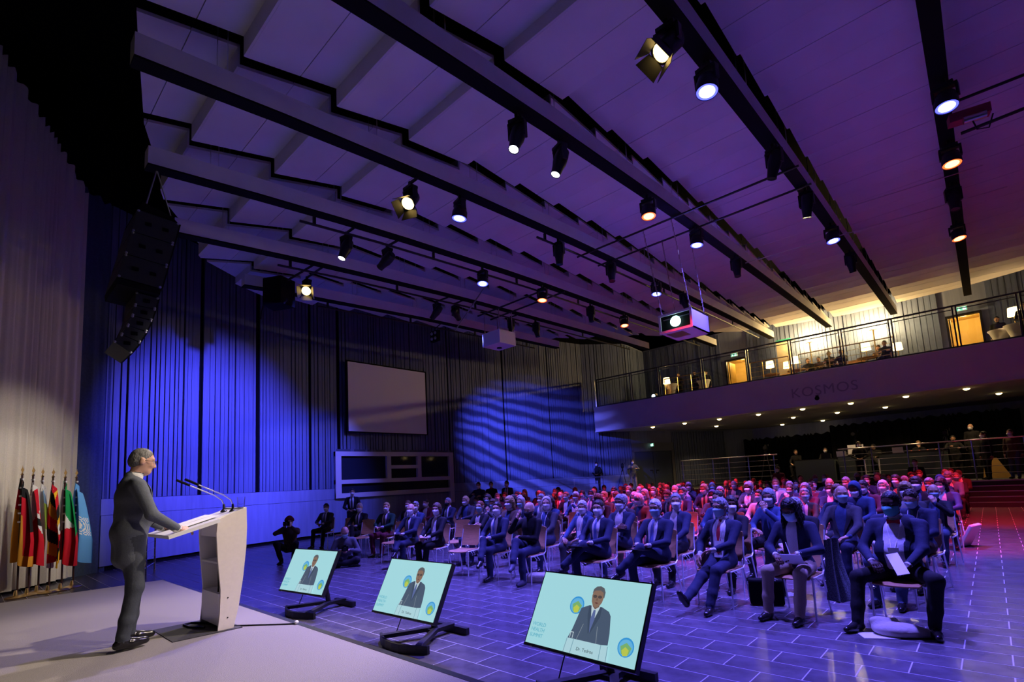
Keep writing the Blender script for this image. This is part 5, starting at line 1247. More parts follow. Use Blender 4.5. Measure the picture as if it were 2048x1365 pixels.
for i, y in enumerate(ROWS):
    if i == 0: continue
    n = 14 if i < 5 else (15 if i < 11 else 13)
    for j in range(n):
        x = -.80 - .90 * j - (.18 if i % 2 else 0) + rr.uniform(-.08, .08)
        if i == 1 and j > 8: continue
        if i == 2 and j > 9: continue
        emp = rr.random()
        yy = y + rr.uniform(-.06, .06); rz = face(x, yy, k=.4) + rr.uniform(-.12, .12)
        fine = i <= 2
        if emp < (.05 if i < 3 else .14):
            if i < 8: chair(x, yy, rz, 'vacant beech chair among listeners in the %s chair row' % NUM[i], 'vacant chairs in the %s row' % NUM[i], i <= 3)
            continue
        hs = rr.choice(HS); hc = rr.choice(['black', 'black', 'dark brown', 'dark brown', 'brown', 'grey', 'grey', 'white', 'blond', 'red'])
        if hs in ('bald',): hc = rr.choice(['grey', 'white', 'brown'])
        if hs == 'scarf': hc = rr.choice(['maroon', 'cream', 'blue'])
        jk = rr.choice(['navy', 'navy', 'navy', 'navy', 'black', 'black', 'black', 'charcoal', 'charcoal', 'charcoal', 'grey', 'blue', 'brown', 'maroon', 'cream', 'denim'])
        mk = rr.choice([('ffp', 'white')] * 5 + [('surgical', 'pale blue')] * 3 + [('surgical', 'white'), ('ffp', 'black')])
        sk = rr.choice(['fair', 'fair', 'fair', 'mid', 'mid', 'tan', 'brown', 'dark'])
        B = (VF if fine else VC)[rr.randrange(8)]
        key = (('b' if hs in ('long', 'bob', 'bun', 'scarf') else 's'), rr.choice(['white', 'white', 'blue', 'cream']), (rr.choice(['dark', 'blue', 'red', 'green']) if hs in ('short', 'bald') and rr.random() < .6 else None), jk, rr.random() < .35, fine)
        desc = {'short': 'short %s hair', 'long': 'long %s hair', 'bob': '%s bobbed hair', 'bun': '%s hair bun', 'bald': 'receding %s hair', 'afro': 'full %s hair', 'scarf': '%s headscarf'}[hs] % hc
        place_person(B, (x, yy, 0), rz, 'seated listener with %s, %s jacket, %s mask, %s chair row' % (desc, jk, mk[1], NUM[i]), 'listeners in the %s chair row' % NUM[i], skin=sk, jacket=jk, trousers=rr.choice(['navy', 'black', 'charcoal', 'denim', 'brown']), hair=(hs, hc), mask=mk, glasses=fine and rr.random() < .35, shirt=key[1] if key[0] == 's' else 'white', deco=dec_for(B, key), scale=rr.uniform(.95, 1.05), eyes=fine)
        if i < 9: chair(x, yy, rz, 'beech chair under the listener with %s and %s jacket, %s row' % (desc, jk, NUM[i]), 'occupied chairs in the %s row' % NUM[i], i <= 3)
# floor clutter in front
def blob(name, prims, h, m, loc, lab, cat, rz=0):
    v, f, r = sdf_mesh(prims, h, cut=lambda X: .001 - X[..., 2]); o = put(name, np_mesh(name, v, f, None, [m]), None, loc, rz); return tag(o, lab, cat)
m_bag = mat('cream_canvas', (.52, .48, .40), .85, bump=(22, .9))
blob('tote_bag', [ellp((0, 0, .05), (.20, .13, .07), 0, .05), ellp((.17, .03, .03), (.12, .08, .05), 0, .05), ellp((-.13, .05, .10), (.08, .05, .05), 0, .05), cone((-.18, .05, .10), (.0, .06, .13), .015, .02, 0, .04)], .011, m_bag, (-.84, 6.12, 0), 'crumpled cream canvas bag on the floor before the bow tie', 'bag', .2)
blob('tote_bag', [rbox((0, 0, .06), (.18, .10, .04), .03, 0, .03), ellp((.14, .02, .05), (.12, .09, .06), 0, .05)], .014, m_bag, (-5.62, 6.55, 0), 'flat cream canvas bag under the balding old man', 'bag', .3)
blob('briefcase', [rbox((0, 0, .16), (.17, .05, .13), .02, 0, .02)], .014, m_matblack, (-2.18, 6.72, 0), 'black briefcase on the floor beside the red tie', 'bag', .4)
for p, a, lab, m in (((-.98, 6.02, .003), .5, 'white leaflet on the tiles beside the canvas bag', m_paper), ((-2.15, 7.35, .003), .9, 'leaflet on the tiles between first and second chair row', m_paper)):
    o = MB().box((0, 0, 0), (.30, .21, .003)).build('leaflet', m, loc=p, rz=a); tag(o, lab, 'paper')
blob('tote_bag', [rbox((0, 0, .2), (.015, .2, .22), .02, 0, .03, R=rotm('y', .5))], .014, mat('white_canvas', (.74, .72, .76), .8), (-.45, 12.9, 0), 'white flat bag leaning at the aisle end of a chair row', 'bag', -.3)
tag(MB().b2((-.012, 0, 0), (.012, 16, .0035)).build('floor_tape', mat('tape_pale', (.36, .35, .50), .5), loc=(-3.72, 3.75, .0005), rz=.0), 'thin pale strip of tape running along the floor tiles', 'tape')

# ================================================================== PHOTOGRAPHERS AND STANDING PEOPLE
def camera_obj(loc, rz, lab, sc=1.0):
    t = thing('photo_camera', lab, 'camera', loc, rz); t.scale = (sc,) * 3
    b = MB(); b.box((0, 0, 0), (.14, .06, .10)); b.box((0, 0, .06), (.06, .06, .04)); b.build('camera_body', m_matblack, t)
    MB().lathe([(.036, 0), (.038, .05), (.042, .11), (.036, .112)], 14, M=Matrix.Rotation(-PI / 2, 3, 'X'), c=(0, .03, 0)).build('lens_barrel', m_black, t, smooth=True)
    return t
x, y = -12.75, 5.55; rz = face(x, y, k=1.0) - .15
B = person(dict(hz=.34, lean=.15, hp=-.05, wl=(.07, .22, .87), wr=(-.07, .22, .87), hl=(-.3, .5, .7), hr_=(.3, .5, .7), dl=(1, 0, .2), dr=(-1, 0, .2), al=(.13, .30, .085), ar=(-.13, .24, .085), kl=(.4, .8, 1), kr=(-.4, .8, 1), pl=(.8, .4, -.6), pr=(-.8, .4, -.6)), .016)
place_person(B, (x, y, 0), rz, 'crouching photographer in brown jacket and dark red woollen hat', jacket='brown', trousers='black', hair=('beanie', 'maroon'), mask=('ffp', 'white'), skin='fair', shirt='brown')
camera_obj(loc2w(x, y, rz, (0, .33, .95)), rz, 'black photo camera held by the crouching photographer')
x, y = -10.85, 5.95; rz = face(x, y, k=1.0) + .2
B = person(dict(hz=.14, lean=.25, hp=-.5, wl=(.09, .30, .36), wr=(-.09, .30, .36), hl=(-.6, .7, 0), hr_=(.6, .7, 0), al=(-.14, .38, .07), ar=(.16, .32, .07), kl=(1, .2, .15), kr=(-1, .2, .15), fl=-1.2, fr=1.2), .016)
place_person(B, (x, y, 0), rz, 'photographer in grey pullover sitting cross legged on the floor', jacket='grey', trousers='black', hair=('bald', 'brown'), mask=('surgical', 'pale blue'), skin='fair', shirt='grey')
camera_obj(loc2w(x, y, rz, (0, .37, .40)), rz, 'black photo camera in the hands of the sitting photographer')
STP = [person(dict(stand=True, lean=0, hy=.2, hp=-.1, wl=(.10, .22, 1.02), wr=(-.10, .22, 1.02), hl=(-.8, .4, 0), hr_=(.8, .4, 0), al=(.11, 0, .09), ar=(-.11, .03, .09), kl=(0, 1, 0), kr=(0, 1, 0)), .02, False),
       person(dict(stand=True, lean=0, hy=-.2, hp=0, wl=(.25, .03, .78), wr=(-.25, .03, .78), hl=(0, .2, -1), hr_=(0, .2, -1), dl=(1, 0, 0), dr=(-1, 0, 0), al=(.12, 0, .09), ar=(-.10, .1, .09), kl=(0, 1, 0), kr=(0, 1, 0)), .02, False),
       person(dict(stand=True, lean=.1, hy=0, hp=-.1, wl=(.12, .38, 1.30), wr=(-.14, .36, 1.22), hl=(-.2, .9, .2), hr_=(.2, .9, .2), al=(.14, 0, .09), ar=(-.14, .05, .09), kl=(0, 1, 0), kr=(0, 1, 0)), .02, False)]
for v_ in STP + VC: v_.setdefault('dec', {})
def stander(x, y, z, rz, v, lab, group=None, suit=True, **kw):
    B = STP[v]; d = dec_for(B, ('s', 'white', 'dark' if suit else None, kw.get('jacket', 'navy'), False, False)) if suit else ()
    return place_person(B, (x, y, z), rz, lab, group, deco=d, eyes=False, **kw)
stander(-15.9, 9.0, 0, PI + .9, 0, 'man in black suit standing with folded hands before the booth window', jacket='black', trousers='black', hair=('short', 'black'), skin='tan')
stander(-13.9, 13.0, 0, PI + .5, 2, 'man in dark sweater standing bent over by the side wall', suit=False, jacket='navy', trousers='black', hair=('short', 'black'), skin='mid', shirt='navy')
stander(-14.9, 14.6, 0, PI + .5, 0, 'reporter in black coat with red scarf beside a camera light', suit=False, jacket='black', trousers='denim', hair=('short', 'dark brown'), skin='mid', shirt='red')
stander(-14.3, 14.9, 0, PI + .4, 1, 'man in dark jacket and white shirt standing beside the reporter', jacket='charcoal', trousers='black', hair=('short', 'black'), skin='tan')
def tripod_cam(x, y, z, rz, lab, hgt=1.45):
    t = thing('video_camera_on_tripod', lab, 'camera', (x, y, z), rz)
    for a in (0, 2.1, 4.2): MB().cyl((.04 * math.cos(a), .04 * math.sin(a), hgt - .2), (.38 * math.cos(a), .38 * math.sin(a), 0), .018, 6, .014).build('tripod_leg', m_black, t)
    MB().cyl((0, 0, hgt - .25), (0, 0, hgt - .05), .035, 8).build('tripod_head', m_black, t)
    b = MB(); b.box((0, .0, hgt + .06), (.14, .42, .2)); b.box((0, -.12, hgt + .2), (.08, .2, .05)); b.build('camera_body', m_matblack, t)
    MB().lathe([(.06, 0), (.07, .18), (.08, .2)], 12, M=Matrix.Rotation(-PI / 2, 3, 'X'), c=(0, .21, hgt + .06)).build('lens_barrel', m_black, t)
    MB().box((-.12, -.1, hgt + .2), (.03, .12, .09)).build('viewfinder', m_dark, t)
    MB().cyl((.03, -.2, hgt + .02), (.12, -.6, hgt - .12), .012, 6).build('pan_handle', m_black, t)
    return t
tripod_cam(-15.6, 14.5, 0, PI + .6, 'video camera on tripod beside the reporter at the side wall', 1.2)
stander(-17.0 + .35, 24.85, .85, PI + .5, 0, 'cameraman in black standing on the platform before the blue wall', suit=False, jacket='black', trousers='black', hair=('short', 'black'), skin='tan', shirt='black')
tripod_cam(-15.15, 25.2, .85, PI + .5, 'video camera on tripod by the closed double door', 1.35)
stander(-14.85, 25.8, .85, PI + .7, 2, 'cameraman in grey shirt bending to the camera by the door', suit=False, jacket='grey', trousers='beige', hair=('short', 'brown'), skin='fair', shirt='grey')

# ================================================================== REAR PLATFORM FURNITURE
def railing(name, pts, posts, ztop, zbot, n_wires, label, m=None, glass=False):
    t = thing(name, label, 'railing', (pts[0][0], pts[0][1], zbot)); o = Vector((pts[0][0], pts[0][1], zbot)); m = m or m_steel
    MB().tube([Vector((*p, ztop)) - o for p in pts], .024, 8).build('handrail', m, t, smooth=True)
    for p in posts: MB().cyl(Vector((*p, zbot)) - o, Vector((*p, ztop)) - o, .02, 8).build('post', m, t, smooth=True)
    for i in range(n_wires):
        z = zbot + (ztop - zbot) * (i + 1) / (n_wires + 1.0)
        MB().tube([Vector((*p, z)) - o for p in pts], .008, 5).build('rail_wire', m, t)
    return t
railing('platform_railing', [(-11.5, 24.75), (-6.95, 24.75)], [(x_, 24.75) for x_ in (-11.4, -9.85, -9.1, -8.2, -7.1)], 2.28, .86, 5, 'steel railing along the platform edge beside the double door')
railing('platform_railing', [(-4.6, 24.75), (1.6, 24.75)], [(x_, 24.75) for x_ in (-4.4, -3.45, -2.3, -1.35, -.43, .92)], 2.30, .86, 5, 'steel railing along the platform edge before the mixing desk')
railing('ramp_railing', [(-18.2, 22.0), (-14.4, 22.0)], [(x_, 22.0) for x_ in (-18.0, -16.2, -14.4)], 1.70, 0, 4, 'steel railing by the side wall under the blue light')
railing('stage_stair_railing', [(-13.2, 2.55), (-15.2, 3.3)], [(-13.2, 2.55), (-14.2, 2.92), (-15.2, 3.3)], 1.05, 0, 5, 'low steel mesh railing behind the speaker by the side wall', m_chrome)
def desk(x0, x1, y0, y1, z0, z1, lab, m):
    t = thing('control_desk', lab, 'table', ((x0 + x1) / 2, (y0 + y1) / 2, z0)); hx, hy = (x1 - x0) / 2, (y1 - y0) / 2
    MB().b2((-hx, -hy, z1 - z0 - .04), (hx, hy, z1 - z0)).build('desk_top', m_dark, t); MB().b2((-hx + .02, -hy, 0), (hx - .02, -hy + .03, z1 - z0 - .04)).build('front_cloth', m, t)
    for s in (-1, 1): MB().b2((s * (hx - .03) - .02, -hy + .03, 0), (s * (hx - .03) + .02, hy, z1 - z0 - .04)).build('side_board', m, t)
m_deskcloth = mat('desk_cloth', (.035, .05, .06), .8)
desk(-6.6, -5.0, 26.0, 26.8, .85, 1.98, 'dark cloth fronted control desk between the two railings', m_deskcloth)
desk(-4.9, -3.8, 26.1, 26.9, .85, 2.02, 'narrow control desk carrying laptops on the platform', m_deskcloth)
desk(-3.4, -1.2, 26.0, 26.8, .85, 2.02, 'long mixing desk behind the steel railing on the platform', m_deskcloth)
def laptop(x, y, z, rz, lab, m):
    t = thing('laptop', lab, 'laptop', (x, y, z), rz, 'laptops on the control desks')
    MB().box((0, 0, .01), (.36, .25, .018)).build('keyboard_base', m, t); l = MB().box((0, -.16, .13), (.36, .012, .24)).build('lid', m, t); l.rotation_euler = (.15, 0, 0)
m_alu = mat('laptop_aluminium', (.62, .58, .52), .35, .6); m_lapw = mat('laptop_pale', (.55, .56, .62), .5)
for x_, lab, m in ((-5.35, 'dark laptop on the cloth fronted desk', m_dark), (-4.75, 'pale grey laptop beside a white monitor', m_lapw), (-2.75, 'silver laptop open on the long mixing desk', m_alu), (-3.95, 'small dark laptop at the narrow desk end', m_dark)): laptop(x_, 26.35, 2.03 if x_ > -5 else 1.99, 0, lab, m)
t = thing('desktop_monitor', 'large white desktop monitor on the narrow control desk', 'monitor', (-4.25, 26.5, 2.02)); MB().box((0, 0, .28), (.58, .05, .4)).build('display_case', m_lapw, t); MB().box((0, .03, .05), (.06, .03, .1)).build('neck', m_lapw, t); MB().box((0, .03, .008), (.2, .16, .016)).build('foot', m_lapw, t)
t = thing('mixing_console', 'low mixing console with small lamps on the long desk', 'console', (-1.9, 26.4, 2.02)); MB().prism([(-.55, -.3, 0), (.55, -.3, 0), (.55, .3, 0), (-.55, .3, 0)], (0, .0, .09)).build('console_body', m_dark, t)
for k in range(4): MB().box((-.4 + .26 * k, -.31, .06), (.04, .02, .02)).build('indicator', mat('indicator_red', (.5, .05, .02), .5, emit=(1, .15, .05), es=2), t)
tt = thing('lit_frame_stand', 'white tubular frame standing before the mixing desk', 'frame', (-3.55, 25.2, .86))
for a_, b_ in (((-.24, 0, .35), (-.24, 0, .95)), ((.24, 0, .35), (.24, 0, .95)), ((-.24, 0, .35), (.24, 0, .35))): MB().cyl(a_, b_, .025, 8).build('tube', m_paper, tt)
for s in (-1, 1): MB().cyl((s * .24, 0, .35), (s * .24, .1, 0), .015, 6).build('leg', m_black, tt)
for x_, lab, hc in ((-6.85, 'operator seated behind the railing gap with bare forehead', 'brown'), (-5.6, 'operator with white mask behind the cloth fronted desk', 'black'), (-4.6, 'operator behind the pale grey laptop', 'brown'), (-3.7, 'operator in dark shirt beside the white monitor', 'black'), (-2.15, 'operator with white mask behind the mixing console', 'blond')):
    place_person(VC[int(-x_ * 3) % 8], (x_, 27.35, 1.20), PI, lab, 'operators at the control desks', jacket='black', trousers='black', hair=('short', hc), mask=('ffp', 'white') if 'mask' in lab else None, skin='fair', eyes=False, shirt='black')
    tag(MB().b2((x_ - .22, 27.15, .85), (x_ + .22, 27.6, 1.62)).build('flight_case', m_matblack), 'black flight case serving as seat of the %s' % ' '.join(lab.split()[:7]), 'case')
stander(-3.95, 25.35, .85, PI + .1, 0, 'woman with camera bag and lanyard standing before the narrow desk', suit=False, jacket='black', trousers='black', hair=('long', 'dark brown'), skin='fair', shirt='black')
tripod_cam(-7.9, 26.4, .85, PI + .2, 'tall video camera on tripod beside the railing near the door', 1.75); tripod_cam(-4.4, 27.6, .85, PI, 'tall video camera with red light behind the laptops', 2.1); tripod_cam(-1.15, 25.75, .85, PI, 'video camera with pale viewfinder hood at the mixing desk end', 1.75)
stander(-1.0, 26.75, .85, PI + .1, 2, 'camera operator in black behind the mixing desk camera', suit=False, jacket='black', trousers='black', hair=('short', 'black'), skin='tan', mask=None, shirt='black')
stander(-.42, 26.9, 1.25, PI - .2, 1, 'tall bald man in black standing on a riser at the drape', jacket='black', suit=False, trousers='black', hair=None, skin='fair', shirt='black')
tag(MB().b2((-.8, 26.6, .85), (-.05, 27.2, 1.25)).build('camera_riser', m_matblack), 'black riser box under the tall bald man', 'box')
stander(-.06, 24.2 + .75, .85, PI - .9, 1, 'man in long dark coat walking at the top of the steps', jacket='black', suit=False, trousers='black', hair=('short', 'black'), skin='tan', shirt='black')
stander(.62, 24.95, .85, PI - .4, 1, 'visitor in brown jacket with badge leaning on the railing', jacket='brown', suit=False, trousers='denim', hair=('short', 'dark brown'), skin='tan', shirt='white')
stander(-2.0, 23.35, 0, PI, 1, 'man in dark suit standing behind the last chair row', jacket='black', trousers='black', hair=('short', 'black'), skin='mid')
stander(-6.6, 23.4, 0, PI, 1, 'man in dark red jacket standing behind the last chair row', jacket='maroon', suit=False, trousers='black', hair=('short', 'black'), skin='mid', shirt='black')
def drape(x0, x1, y, z0, z1, lab, seed, m): return pleat('black_drape', (x0, y), (x1, y), z0, z1, z1, m, .05, .4, lab, 'curtain', seed)
drape(-11.3, -6.2, 33.6, .86, 3.55, 'black masking drape under the balcony beside the door side', 8, m_matblack); drape(-6.1, 1.2, 31.5, .86, 3.75, 'long black masking drape behind the control desks', 9, m_matblack)
t = thing('round_rimmed_table', 'dark round table with a thin gold rim before the platform railing', 'table', (-8.9, 24.2, 0)); MB().lathe([(0, 1.02), (.72, 1.02), (.74, 1.0), (.72, .98), (0, .98)], 24).build('table_top', m_matblack, t); MB().lathe([(.735, .995), (.755, .995), (.755, 1.018), (.735, 1.018)], 24).build('rim', m_brass, t); MB().cyl((0, 0, 0), (0, 0, .98), .05, 10).build('column', m_black, t); MB().lathe([(.35, 0), (.35, .02), (.05, .04)], 18).build('foot', m_black, t)
t = thing('round_rimmed_table', 'dark round table with a thin gold rim before the narrow control desk', 'table', (-4.6, 24.15, 0)); MB().lathe([(0, 1.02), (.72, 1.02), (.74, 1.0), (.72, .98), (0, .98)], 24).build('table_top', m_matblack, t); MB().lathe([(.735, .995), (.755, .995), (.755, 1.018), (.735, 1.018)], 24).build('rim', m_brass, t); MB().cyl((0, 0, 0), (0, 0, .98), .05, 10).build('column', m_black, t); MB().lathe([(.35, 0), (.35, .02), (.05, .04)], 18).build('foot', m_black, t)
tag(MB().prism([(-.55, 0, 0), (.25, 0, 0), (-.1, .02, .75), (-.45, .02, .75)], (0, .03, 0)).build('yellow_board', mat('yellow_board', (.55, .33, .08), .6), loc=(.28, 26.2, .86)), 'yellowish slanted board standing behind the railing by the steps', 'board')

# ---- exit signs
def exit_sign(p, rz, lab, w_=.34):
    t = thing('exit_sign', lab, 'sign', p, rz); MB().box((0, 0, 0), (w_ + .04, .05, .20)).build('sign_case', m_paper, t)
    MB().box((0, -.028, 0), (w_, .006, .16)).build('sign_face', mat('exit_green', (.1, .5, .3), .5, emit=(.20, .75, .48), es=1.0), t)
    f = MB(); mx = mat('exit_white', (.9, .9, .9), .5, emit=(.85, 1, .95), es=1.6)
    f.box((-.09, -.033, .045), (.03, .004, .03)); f.prism([(-.12, -.035, -.06), (-.10, -.035, -.06), (-.075, -.035, .03), (-.11, -.035, .03)], (0, .004, 0)); f.prism([(-.05, -.035, -.06), (-.075, -.035, -.06), (-.10, -.035, .0), (-.075, -.035, .02)], (0, .004, 0)); f.build('running_figure', mx, t)
    MB().box((.08, -.033, 0), (.10, .004, .12)).build('door_symbol', mx, t)
exit_sign((-9.85, 29.22, 8.12), 0, 'green exit sign over the doorway near the balcony end'); exit_sign((-.15, 29.22, 8.12), 0, 'green exit sign over the balcony doorway nearest the extinguisher')
exit_sign((-14.45, 27.55, 3.42), -.55 + .0, 'green exit sign over the closed double door')
t = thing('fire_extinguisher', 'red fire extinguisher standing by the balcony doorway', 'extinguisher', (-1.2, 29.05, 5.62)); MB().lathe([(.09, 0), (.1, .03), (.1, .5), (.05, .6), (.03, .62), (.03, .68)], 14).build('cylinder', mat('extinguisher_red', (.5, .02, .02), .35), t, smooth=True); MB().box((.02, 0, .70), (.14, .03, .04)).build('valve', m_black, t); MB().tube([(.03, 0, .66), (.13, 0, .5), (.12, 0, .2)], .012, 6).build('hose', m_black, t)

# ================================================================== BALCONY: railing, lamps, tables, people
t = thing('balcony_railing', 'dark framed glass balustrade along the balcony edge', 'railing', (-16.1, 24.6, 5.68)); m_rail = mat('rail_dark_blue', (.05, .06, .085), .45, .3)
pj = [-16.1, -13.85, -12.2, -9.9, -7.75, -5.9, -3.97, -2.27, -.34, 1.36, 3.1]
MB().b2((0, -.03, 1.55), (19.2, .03, 1.61)).build('top_rail', m_rail, t); MB().b2((0, -.025, .02), (19.2, .025, .07)).build('bottom_rail', m_rail, t)
for a_, b_ in zip(pj[:-1], pj[1:]):
    for e in (a_ + .05, b_ - .05): MB().b2((e + 16.1 - .025, -.025, .0), (e + 16.1 + .025, .025, 1.55)).build('post', m_rail, t)
    MB().b2((a_ + 16.1 + .08, -.006, .07), (b_ + 16.1 - .08, .006, 1.45)).build('glass_pane', m_pane, t)
    MB().b2((a_ + 16.1 + .08, -.02, 1.43), (b_ + 16.1 - .08, .02, 1.46)).build('pane_rail', m_rail, t)
MB().cyl((-.08, 0, -.0), (-.12, 0, 1.6), .03, 8).build('end_post', m_steel, t)
def rail2(x0, x1, y, lab): railing('gallery_handrail', [(x0, y), (x1, y)], [(x_, y) for x_ in np.arange(x0, x1 + .01, (x1 - x0) / 3)], 6.72, 5.55, 4, lab, m_brass)
rail2(-12.3, -10.1, 25.4, 'brass coloured handrail before the lamp at the balcony end'); rail2(-7.9, -6.2, 25.4, 'brass coloured handrail before the pair of shade lamps'); rail2(-5.8, -2.3, 25.5, 'brass coloured handrail before the seated balcony guests')
e_shade = mat('lamp_shade', (.9, .75, .5), .7, emit=(1.0, .70, .30), es=3.2)
def shade_lamp(x, y, z, lab, h=.0):
    t = thing('shade_lamp', lab, 'lamp', (x, y, z), 0, 'shade lamps on the balcony')
    MB().lathe([(.10, 0), (.10, .02), (.015, .03), (.015, .34)], 12).build('lamp_foot', m_brass, t); sh = MB().lathe([(.19, .34), (.16, .66)], 18); sh.f = [q for q in sh.f if len(q) == 4]; sh.m = [0] * len(sh.f); sh.build('shade', e_shade, t)
    point('shade_lamp_light', (x, y, z + .52), 30, (1, .66, .28), .05)
def table_hi(x, y, lab, lampl=None, cloth=True):
    t = thing('cocktail_table', lab, 'table', (x, y, 5.55), 0, 'tables on the balcony'); mm = mat('table_linen', (.62, .58, .54), .8)
    MB().lathe([(.0, 1.06), (.36, 1.06), (.36, 1.03), (.30, .95), (.17, .55), (.30, .05), (.33, 0)] if cloth else [(0, .74), (.4, .74), (.4, .70), (.03, .68), (.03, .03), (.25, 0)], 18).build('table_cover' if cloth else 'table_top', mm if cloth else m_wood, t, smooth=True)
    if lampl: shade_lamp(x, y, 5.55 + (1.06 if cloth else .74), lampl)
table_hi(-12.5, 26.6, 'white covered table carrying a lamp at the balcony end', None); shade_lamp(-12.6, 26.3, 5.95 + .35, 'glowing shade lamp at the balcony end')
tag(MB().lathe([(.2, 0), (.2, .72), (0, .72)], 14).build('lamp_stool', m_wood, loc=(-12.6, 26.3, 5.58)), 'wooden stool carrying the lamp at the balcony end', 'stool')
table_hi(-10.9, 27.2, 'white waisted cocktail table near the lit balcony doorway')
table_hi(-7.45, 27.0, 'low wooden table with a lamp beside the tall panel', 'glowing shade lamp on the low table beside the tall panel', False); table_hi(-6.9, 27.9, 'low wooden table with a lamp behind the first one', 'glowing shade lamp behind the tall panel lamp', False); table_hi(-6.3, 27.0, 'low wooden table with a lamp near the bench', 'glowing shade lamp near the wooden bench', False)
table_hi(-3.45, 26.9, 'low wooden table with a lamp among seated guests', 'glowing shade lamp among the seated balcony guests', False); table_hi(-2.45, 28.2, 'low wooden table with a lamp by the rear wall', 'glowing shade lamp by the rear balcony wall', False); table_hi(1.3, 27.0, 'white covered table with lamp near the far balcony end', 'glowing shade lamp near the far balcony end'); table_hi(.85, 27.6, 'white waisted cocktail table beside the far lamp')
def post_lamp(x, lab):
    t = thing('wall_lamp', lab, 'lamp', (x, 28.6, 5.55)); MB().cyl((0, 0, 0), (0, 0, 2.28), .03, 8).build('lamp_post', m_brass, t)
    for s in (-1, 1): MB().lathe([(.03, 0), (.08, .05), (.09, .09)], 12, c=(s * .16, 0, 2.28)).build('lamp_shade', e_shade, t)
    MB().box((0, 0, 2.29), (.34, .05, .03)).build('cross_arm', m_brass, t)
    for s in (-1, 1): point('wall_lamp_light', (x + s * .16, 28.6, 7.98), 330, (1, .66, .24), .06)
post_lamp(-5.95, 'two headed post lamp shining up the rear balcony wall beside the bench'); post_lamp(-3.3, 'two headed post lamp shining up the rear wall behind the balcony guests')
t = thing('information_panel', 'tall pale panel with a green stripe on the balcony', 'panel', (-7.2, 28.9, 5.55)); MB().b2((-.36, -.02, .1), (.36, .02, 2.75)).build('board', mat('panel_pale', (.55, .46, .34), .7), t); MB().b2((-.36, -.03, 2.70), (.36, .03, 2.8)).build('stripe', mat('stripe_green', (.03, .28, .22), .6), t); MB().b2((-.4, -.2, 0), (.4, .2, .1)).build('foot', m_dark, t)
t = thing('bench', 'long wooden bench with backrest on the balcony', 'bench', (-4.9, 28.0, 5.55)); MB().b2((-1.2, -.25, .40), (1.2, .25, .46)).build('seat', m_wood, t); MB().b2((-1.2, .2, .46), (1.2, .26, .95)).build('backrest', m_wood, t)
for s in (-1, 1): MB().b2((s * 1.1 - .04, -.22, 0), (s * 1.1 + .04, .22, .40)).build('leg', m_wood, t)
GB = 'guests on the balcony'
for x_, y_, k, lab, jk in ((-12.3, 27.2, 0, 'guest in dark clothes standing at the lamp table', 'black'), (-11.5, 27.5, 1, 'guest in black standing by the waisted cocktail table', 'black'), (-11.05, 28.0, 1, 'guest standing close behind another near the lit doorway', 'charcoal'), (.85, 28.2, 1, 'guest standing behind the far cocktail table', 'black'), (1.55, 26.4, 0, 'guest in black beside the far lamp', 'black')):
    stander(x_, y_, 5.55, PI, k, lab, GB, suit=False, jacket=jk, trousers='black', hair=('short', 'black'), skin='mid', shirt=jk, mask=None)
for x_, y_, k, lab, jk in ((-5.9, 27.5, 0, 'balcony guest in black seated at the bench end beside the lamp', 'black'), (-5.45, 27.6, 1, 'balcony guest in brown seated second on the bench', 'brown'), (-4.85, 26.7, 2, 'balcony guest with folded arms seated before the bench', 'charcoal'), (-4.4, 26.8, 4, 'balcony guest seated beside the folded arms', 'black'), (-3.05, 27.4, 3, 'balcony guest seated beside the lamp table', 'brown'), (-2.75, 26.6, 5, 'balcony guest seated at the end of the seated party', 'navy')):
    place_person(VC[k], (x_, y_, 5.55), face(x_, y_, k=.5), lab, GB, jacket=jk, trousers='black', hair=('short', 'dark brown'), skin='fair', eyes=False, shirt=jk, mask=None)
    chair(x_, y_, face(x_, y_, k=.5), 'chair under the ' + ' '.join(lab.split()[:10]), 'chairs on the balcony', False).location.z = 5.55
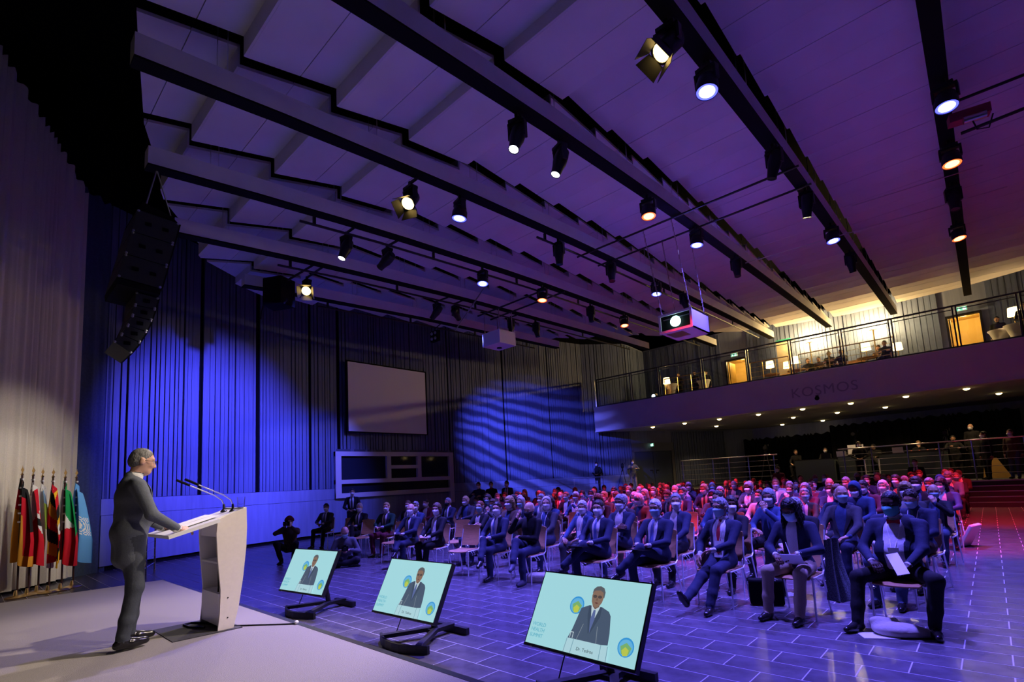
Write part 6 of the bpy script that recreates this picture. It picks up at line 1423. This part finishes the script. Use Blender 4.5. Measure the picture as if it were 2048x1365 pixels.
t = thing('disc_barrel', 'small black barrel with a glowing pale blue disc at the balcony end', 'spotlight', (-12.95, 25.3, 5.55)); MB().cyl((0, 0, .35), (0, .3, .4), .12, 12).build('barrel', m_black, t); MB().lathe([(0, 0), (.1, 0), (.1, .01)], 14, M=Matrix.Rotation(PI / 2, 3, 'X'), c=(0, -.01, .35)).build('lens', mat('disc_pale', (.8, .9, 1), .3, emit=(.6, .78, 1), es=6), t); MB().cyl((0, .1, 0), (0, .1, .3), .02, 8).build('stand', m_black, t)  # pale blue disc on a barrel, glows by its own material only
# downlights in the soffit
e_down = mat('downlight_glow', (1, .85, .55), .4, emit=(1.0, .72, .30), es=9)
dl_me = MB().lathe([(0, -.075), (.05, -.068), (.09, -.045), (.11, 0)], 16).mesh('diffuser', e_down, 'all'); dl_r = MB().lathe([(.115, -.014), (.14, -.014), (.14, 0)], 16).mesh('ring', m_brass)
for k_, (x_, y_, on) in enumerate([(-13.3, 25.6, 1), (-11.5, 25.65, 1), (-9.7, 25.7, 1), (-7.85, 25.75, 1), (-5.95, 25.75, 1), (-4.1, 25.8, 1), (-2.2, 25.8, 1), (-.35, 25.7, 1), (-11.3, 29.4, 1), (-7.3, 29.5, 1), (-5.3, 29.5, 1), (-3.35, 29.6, 1), (.58, 29.2, 1), (-8.9, 33.4, 0), (-6.8, 33.6, 0)]):
    t = thing('downlight', 'round warm downlight set in the balcony soffit, %s' % ('front line' if y_ < 27 else ('second line' if y_ < 31 else 'rear line')), 'downlight', (x_, y_, 4.28), 0, 'downlights in the soffit %s' % ('front line' if y_ < 27 else ('second line' if y_ < 31 else 'rear line')))
    put('diffuser', dl_me, t); put('ring', dl_r, t)
    if on: spot('downlight_lamp', (x_, y_, 4.19), (x_, y_, 0), 150, (1, .66, .30), 120, .8, .08)

t = thing('fascia_camera', 'small black camera fixed on the balcony front below the lettering', 'camera', (-5.05, 24.4, 4.50)); MB().ell((0, 0, 0), (.09, .09, .09), 12, 8).build('dome', m_matblack, t, smooth='all'); MB().box((0, .05, .10), (.10, .1, .06)).build('bracket', m_dark, t)
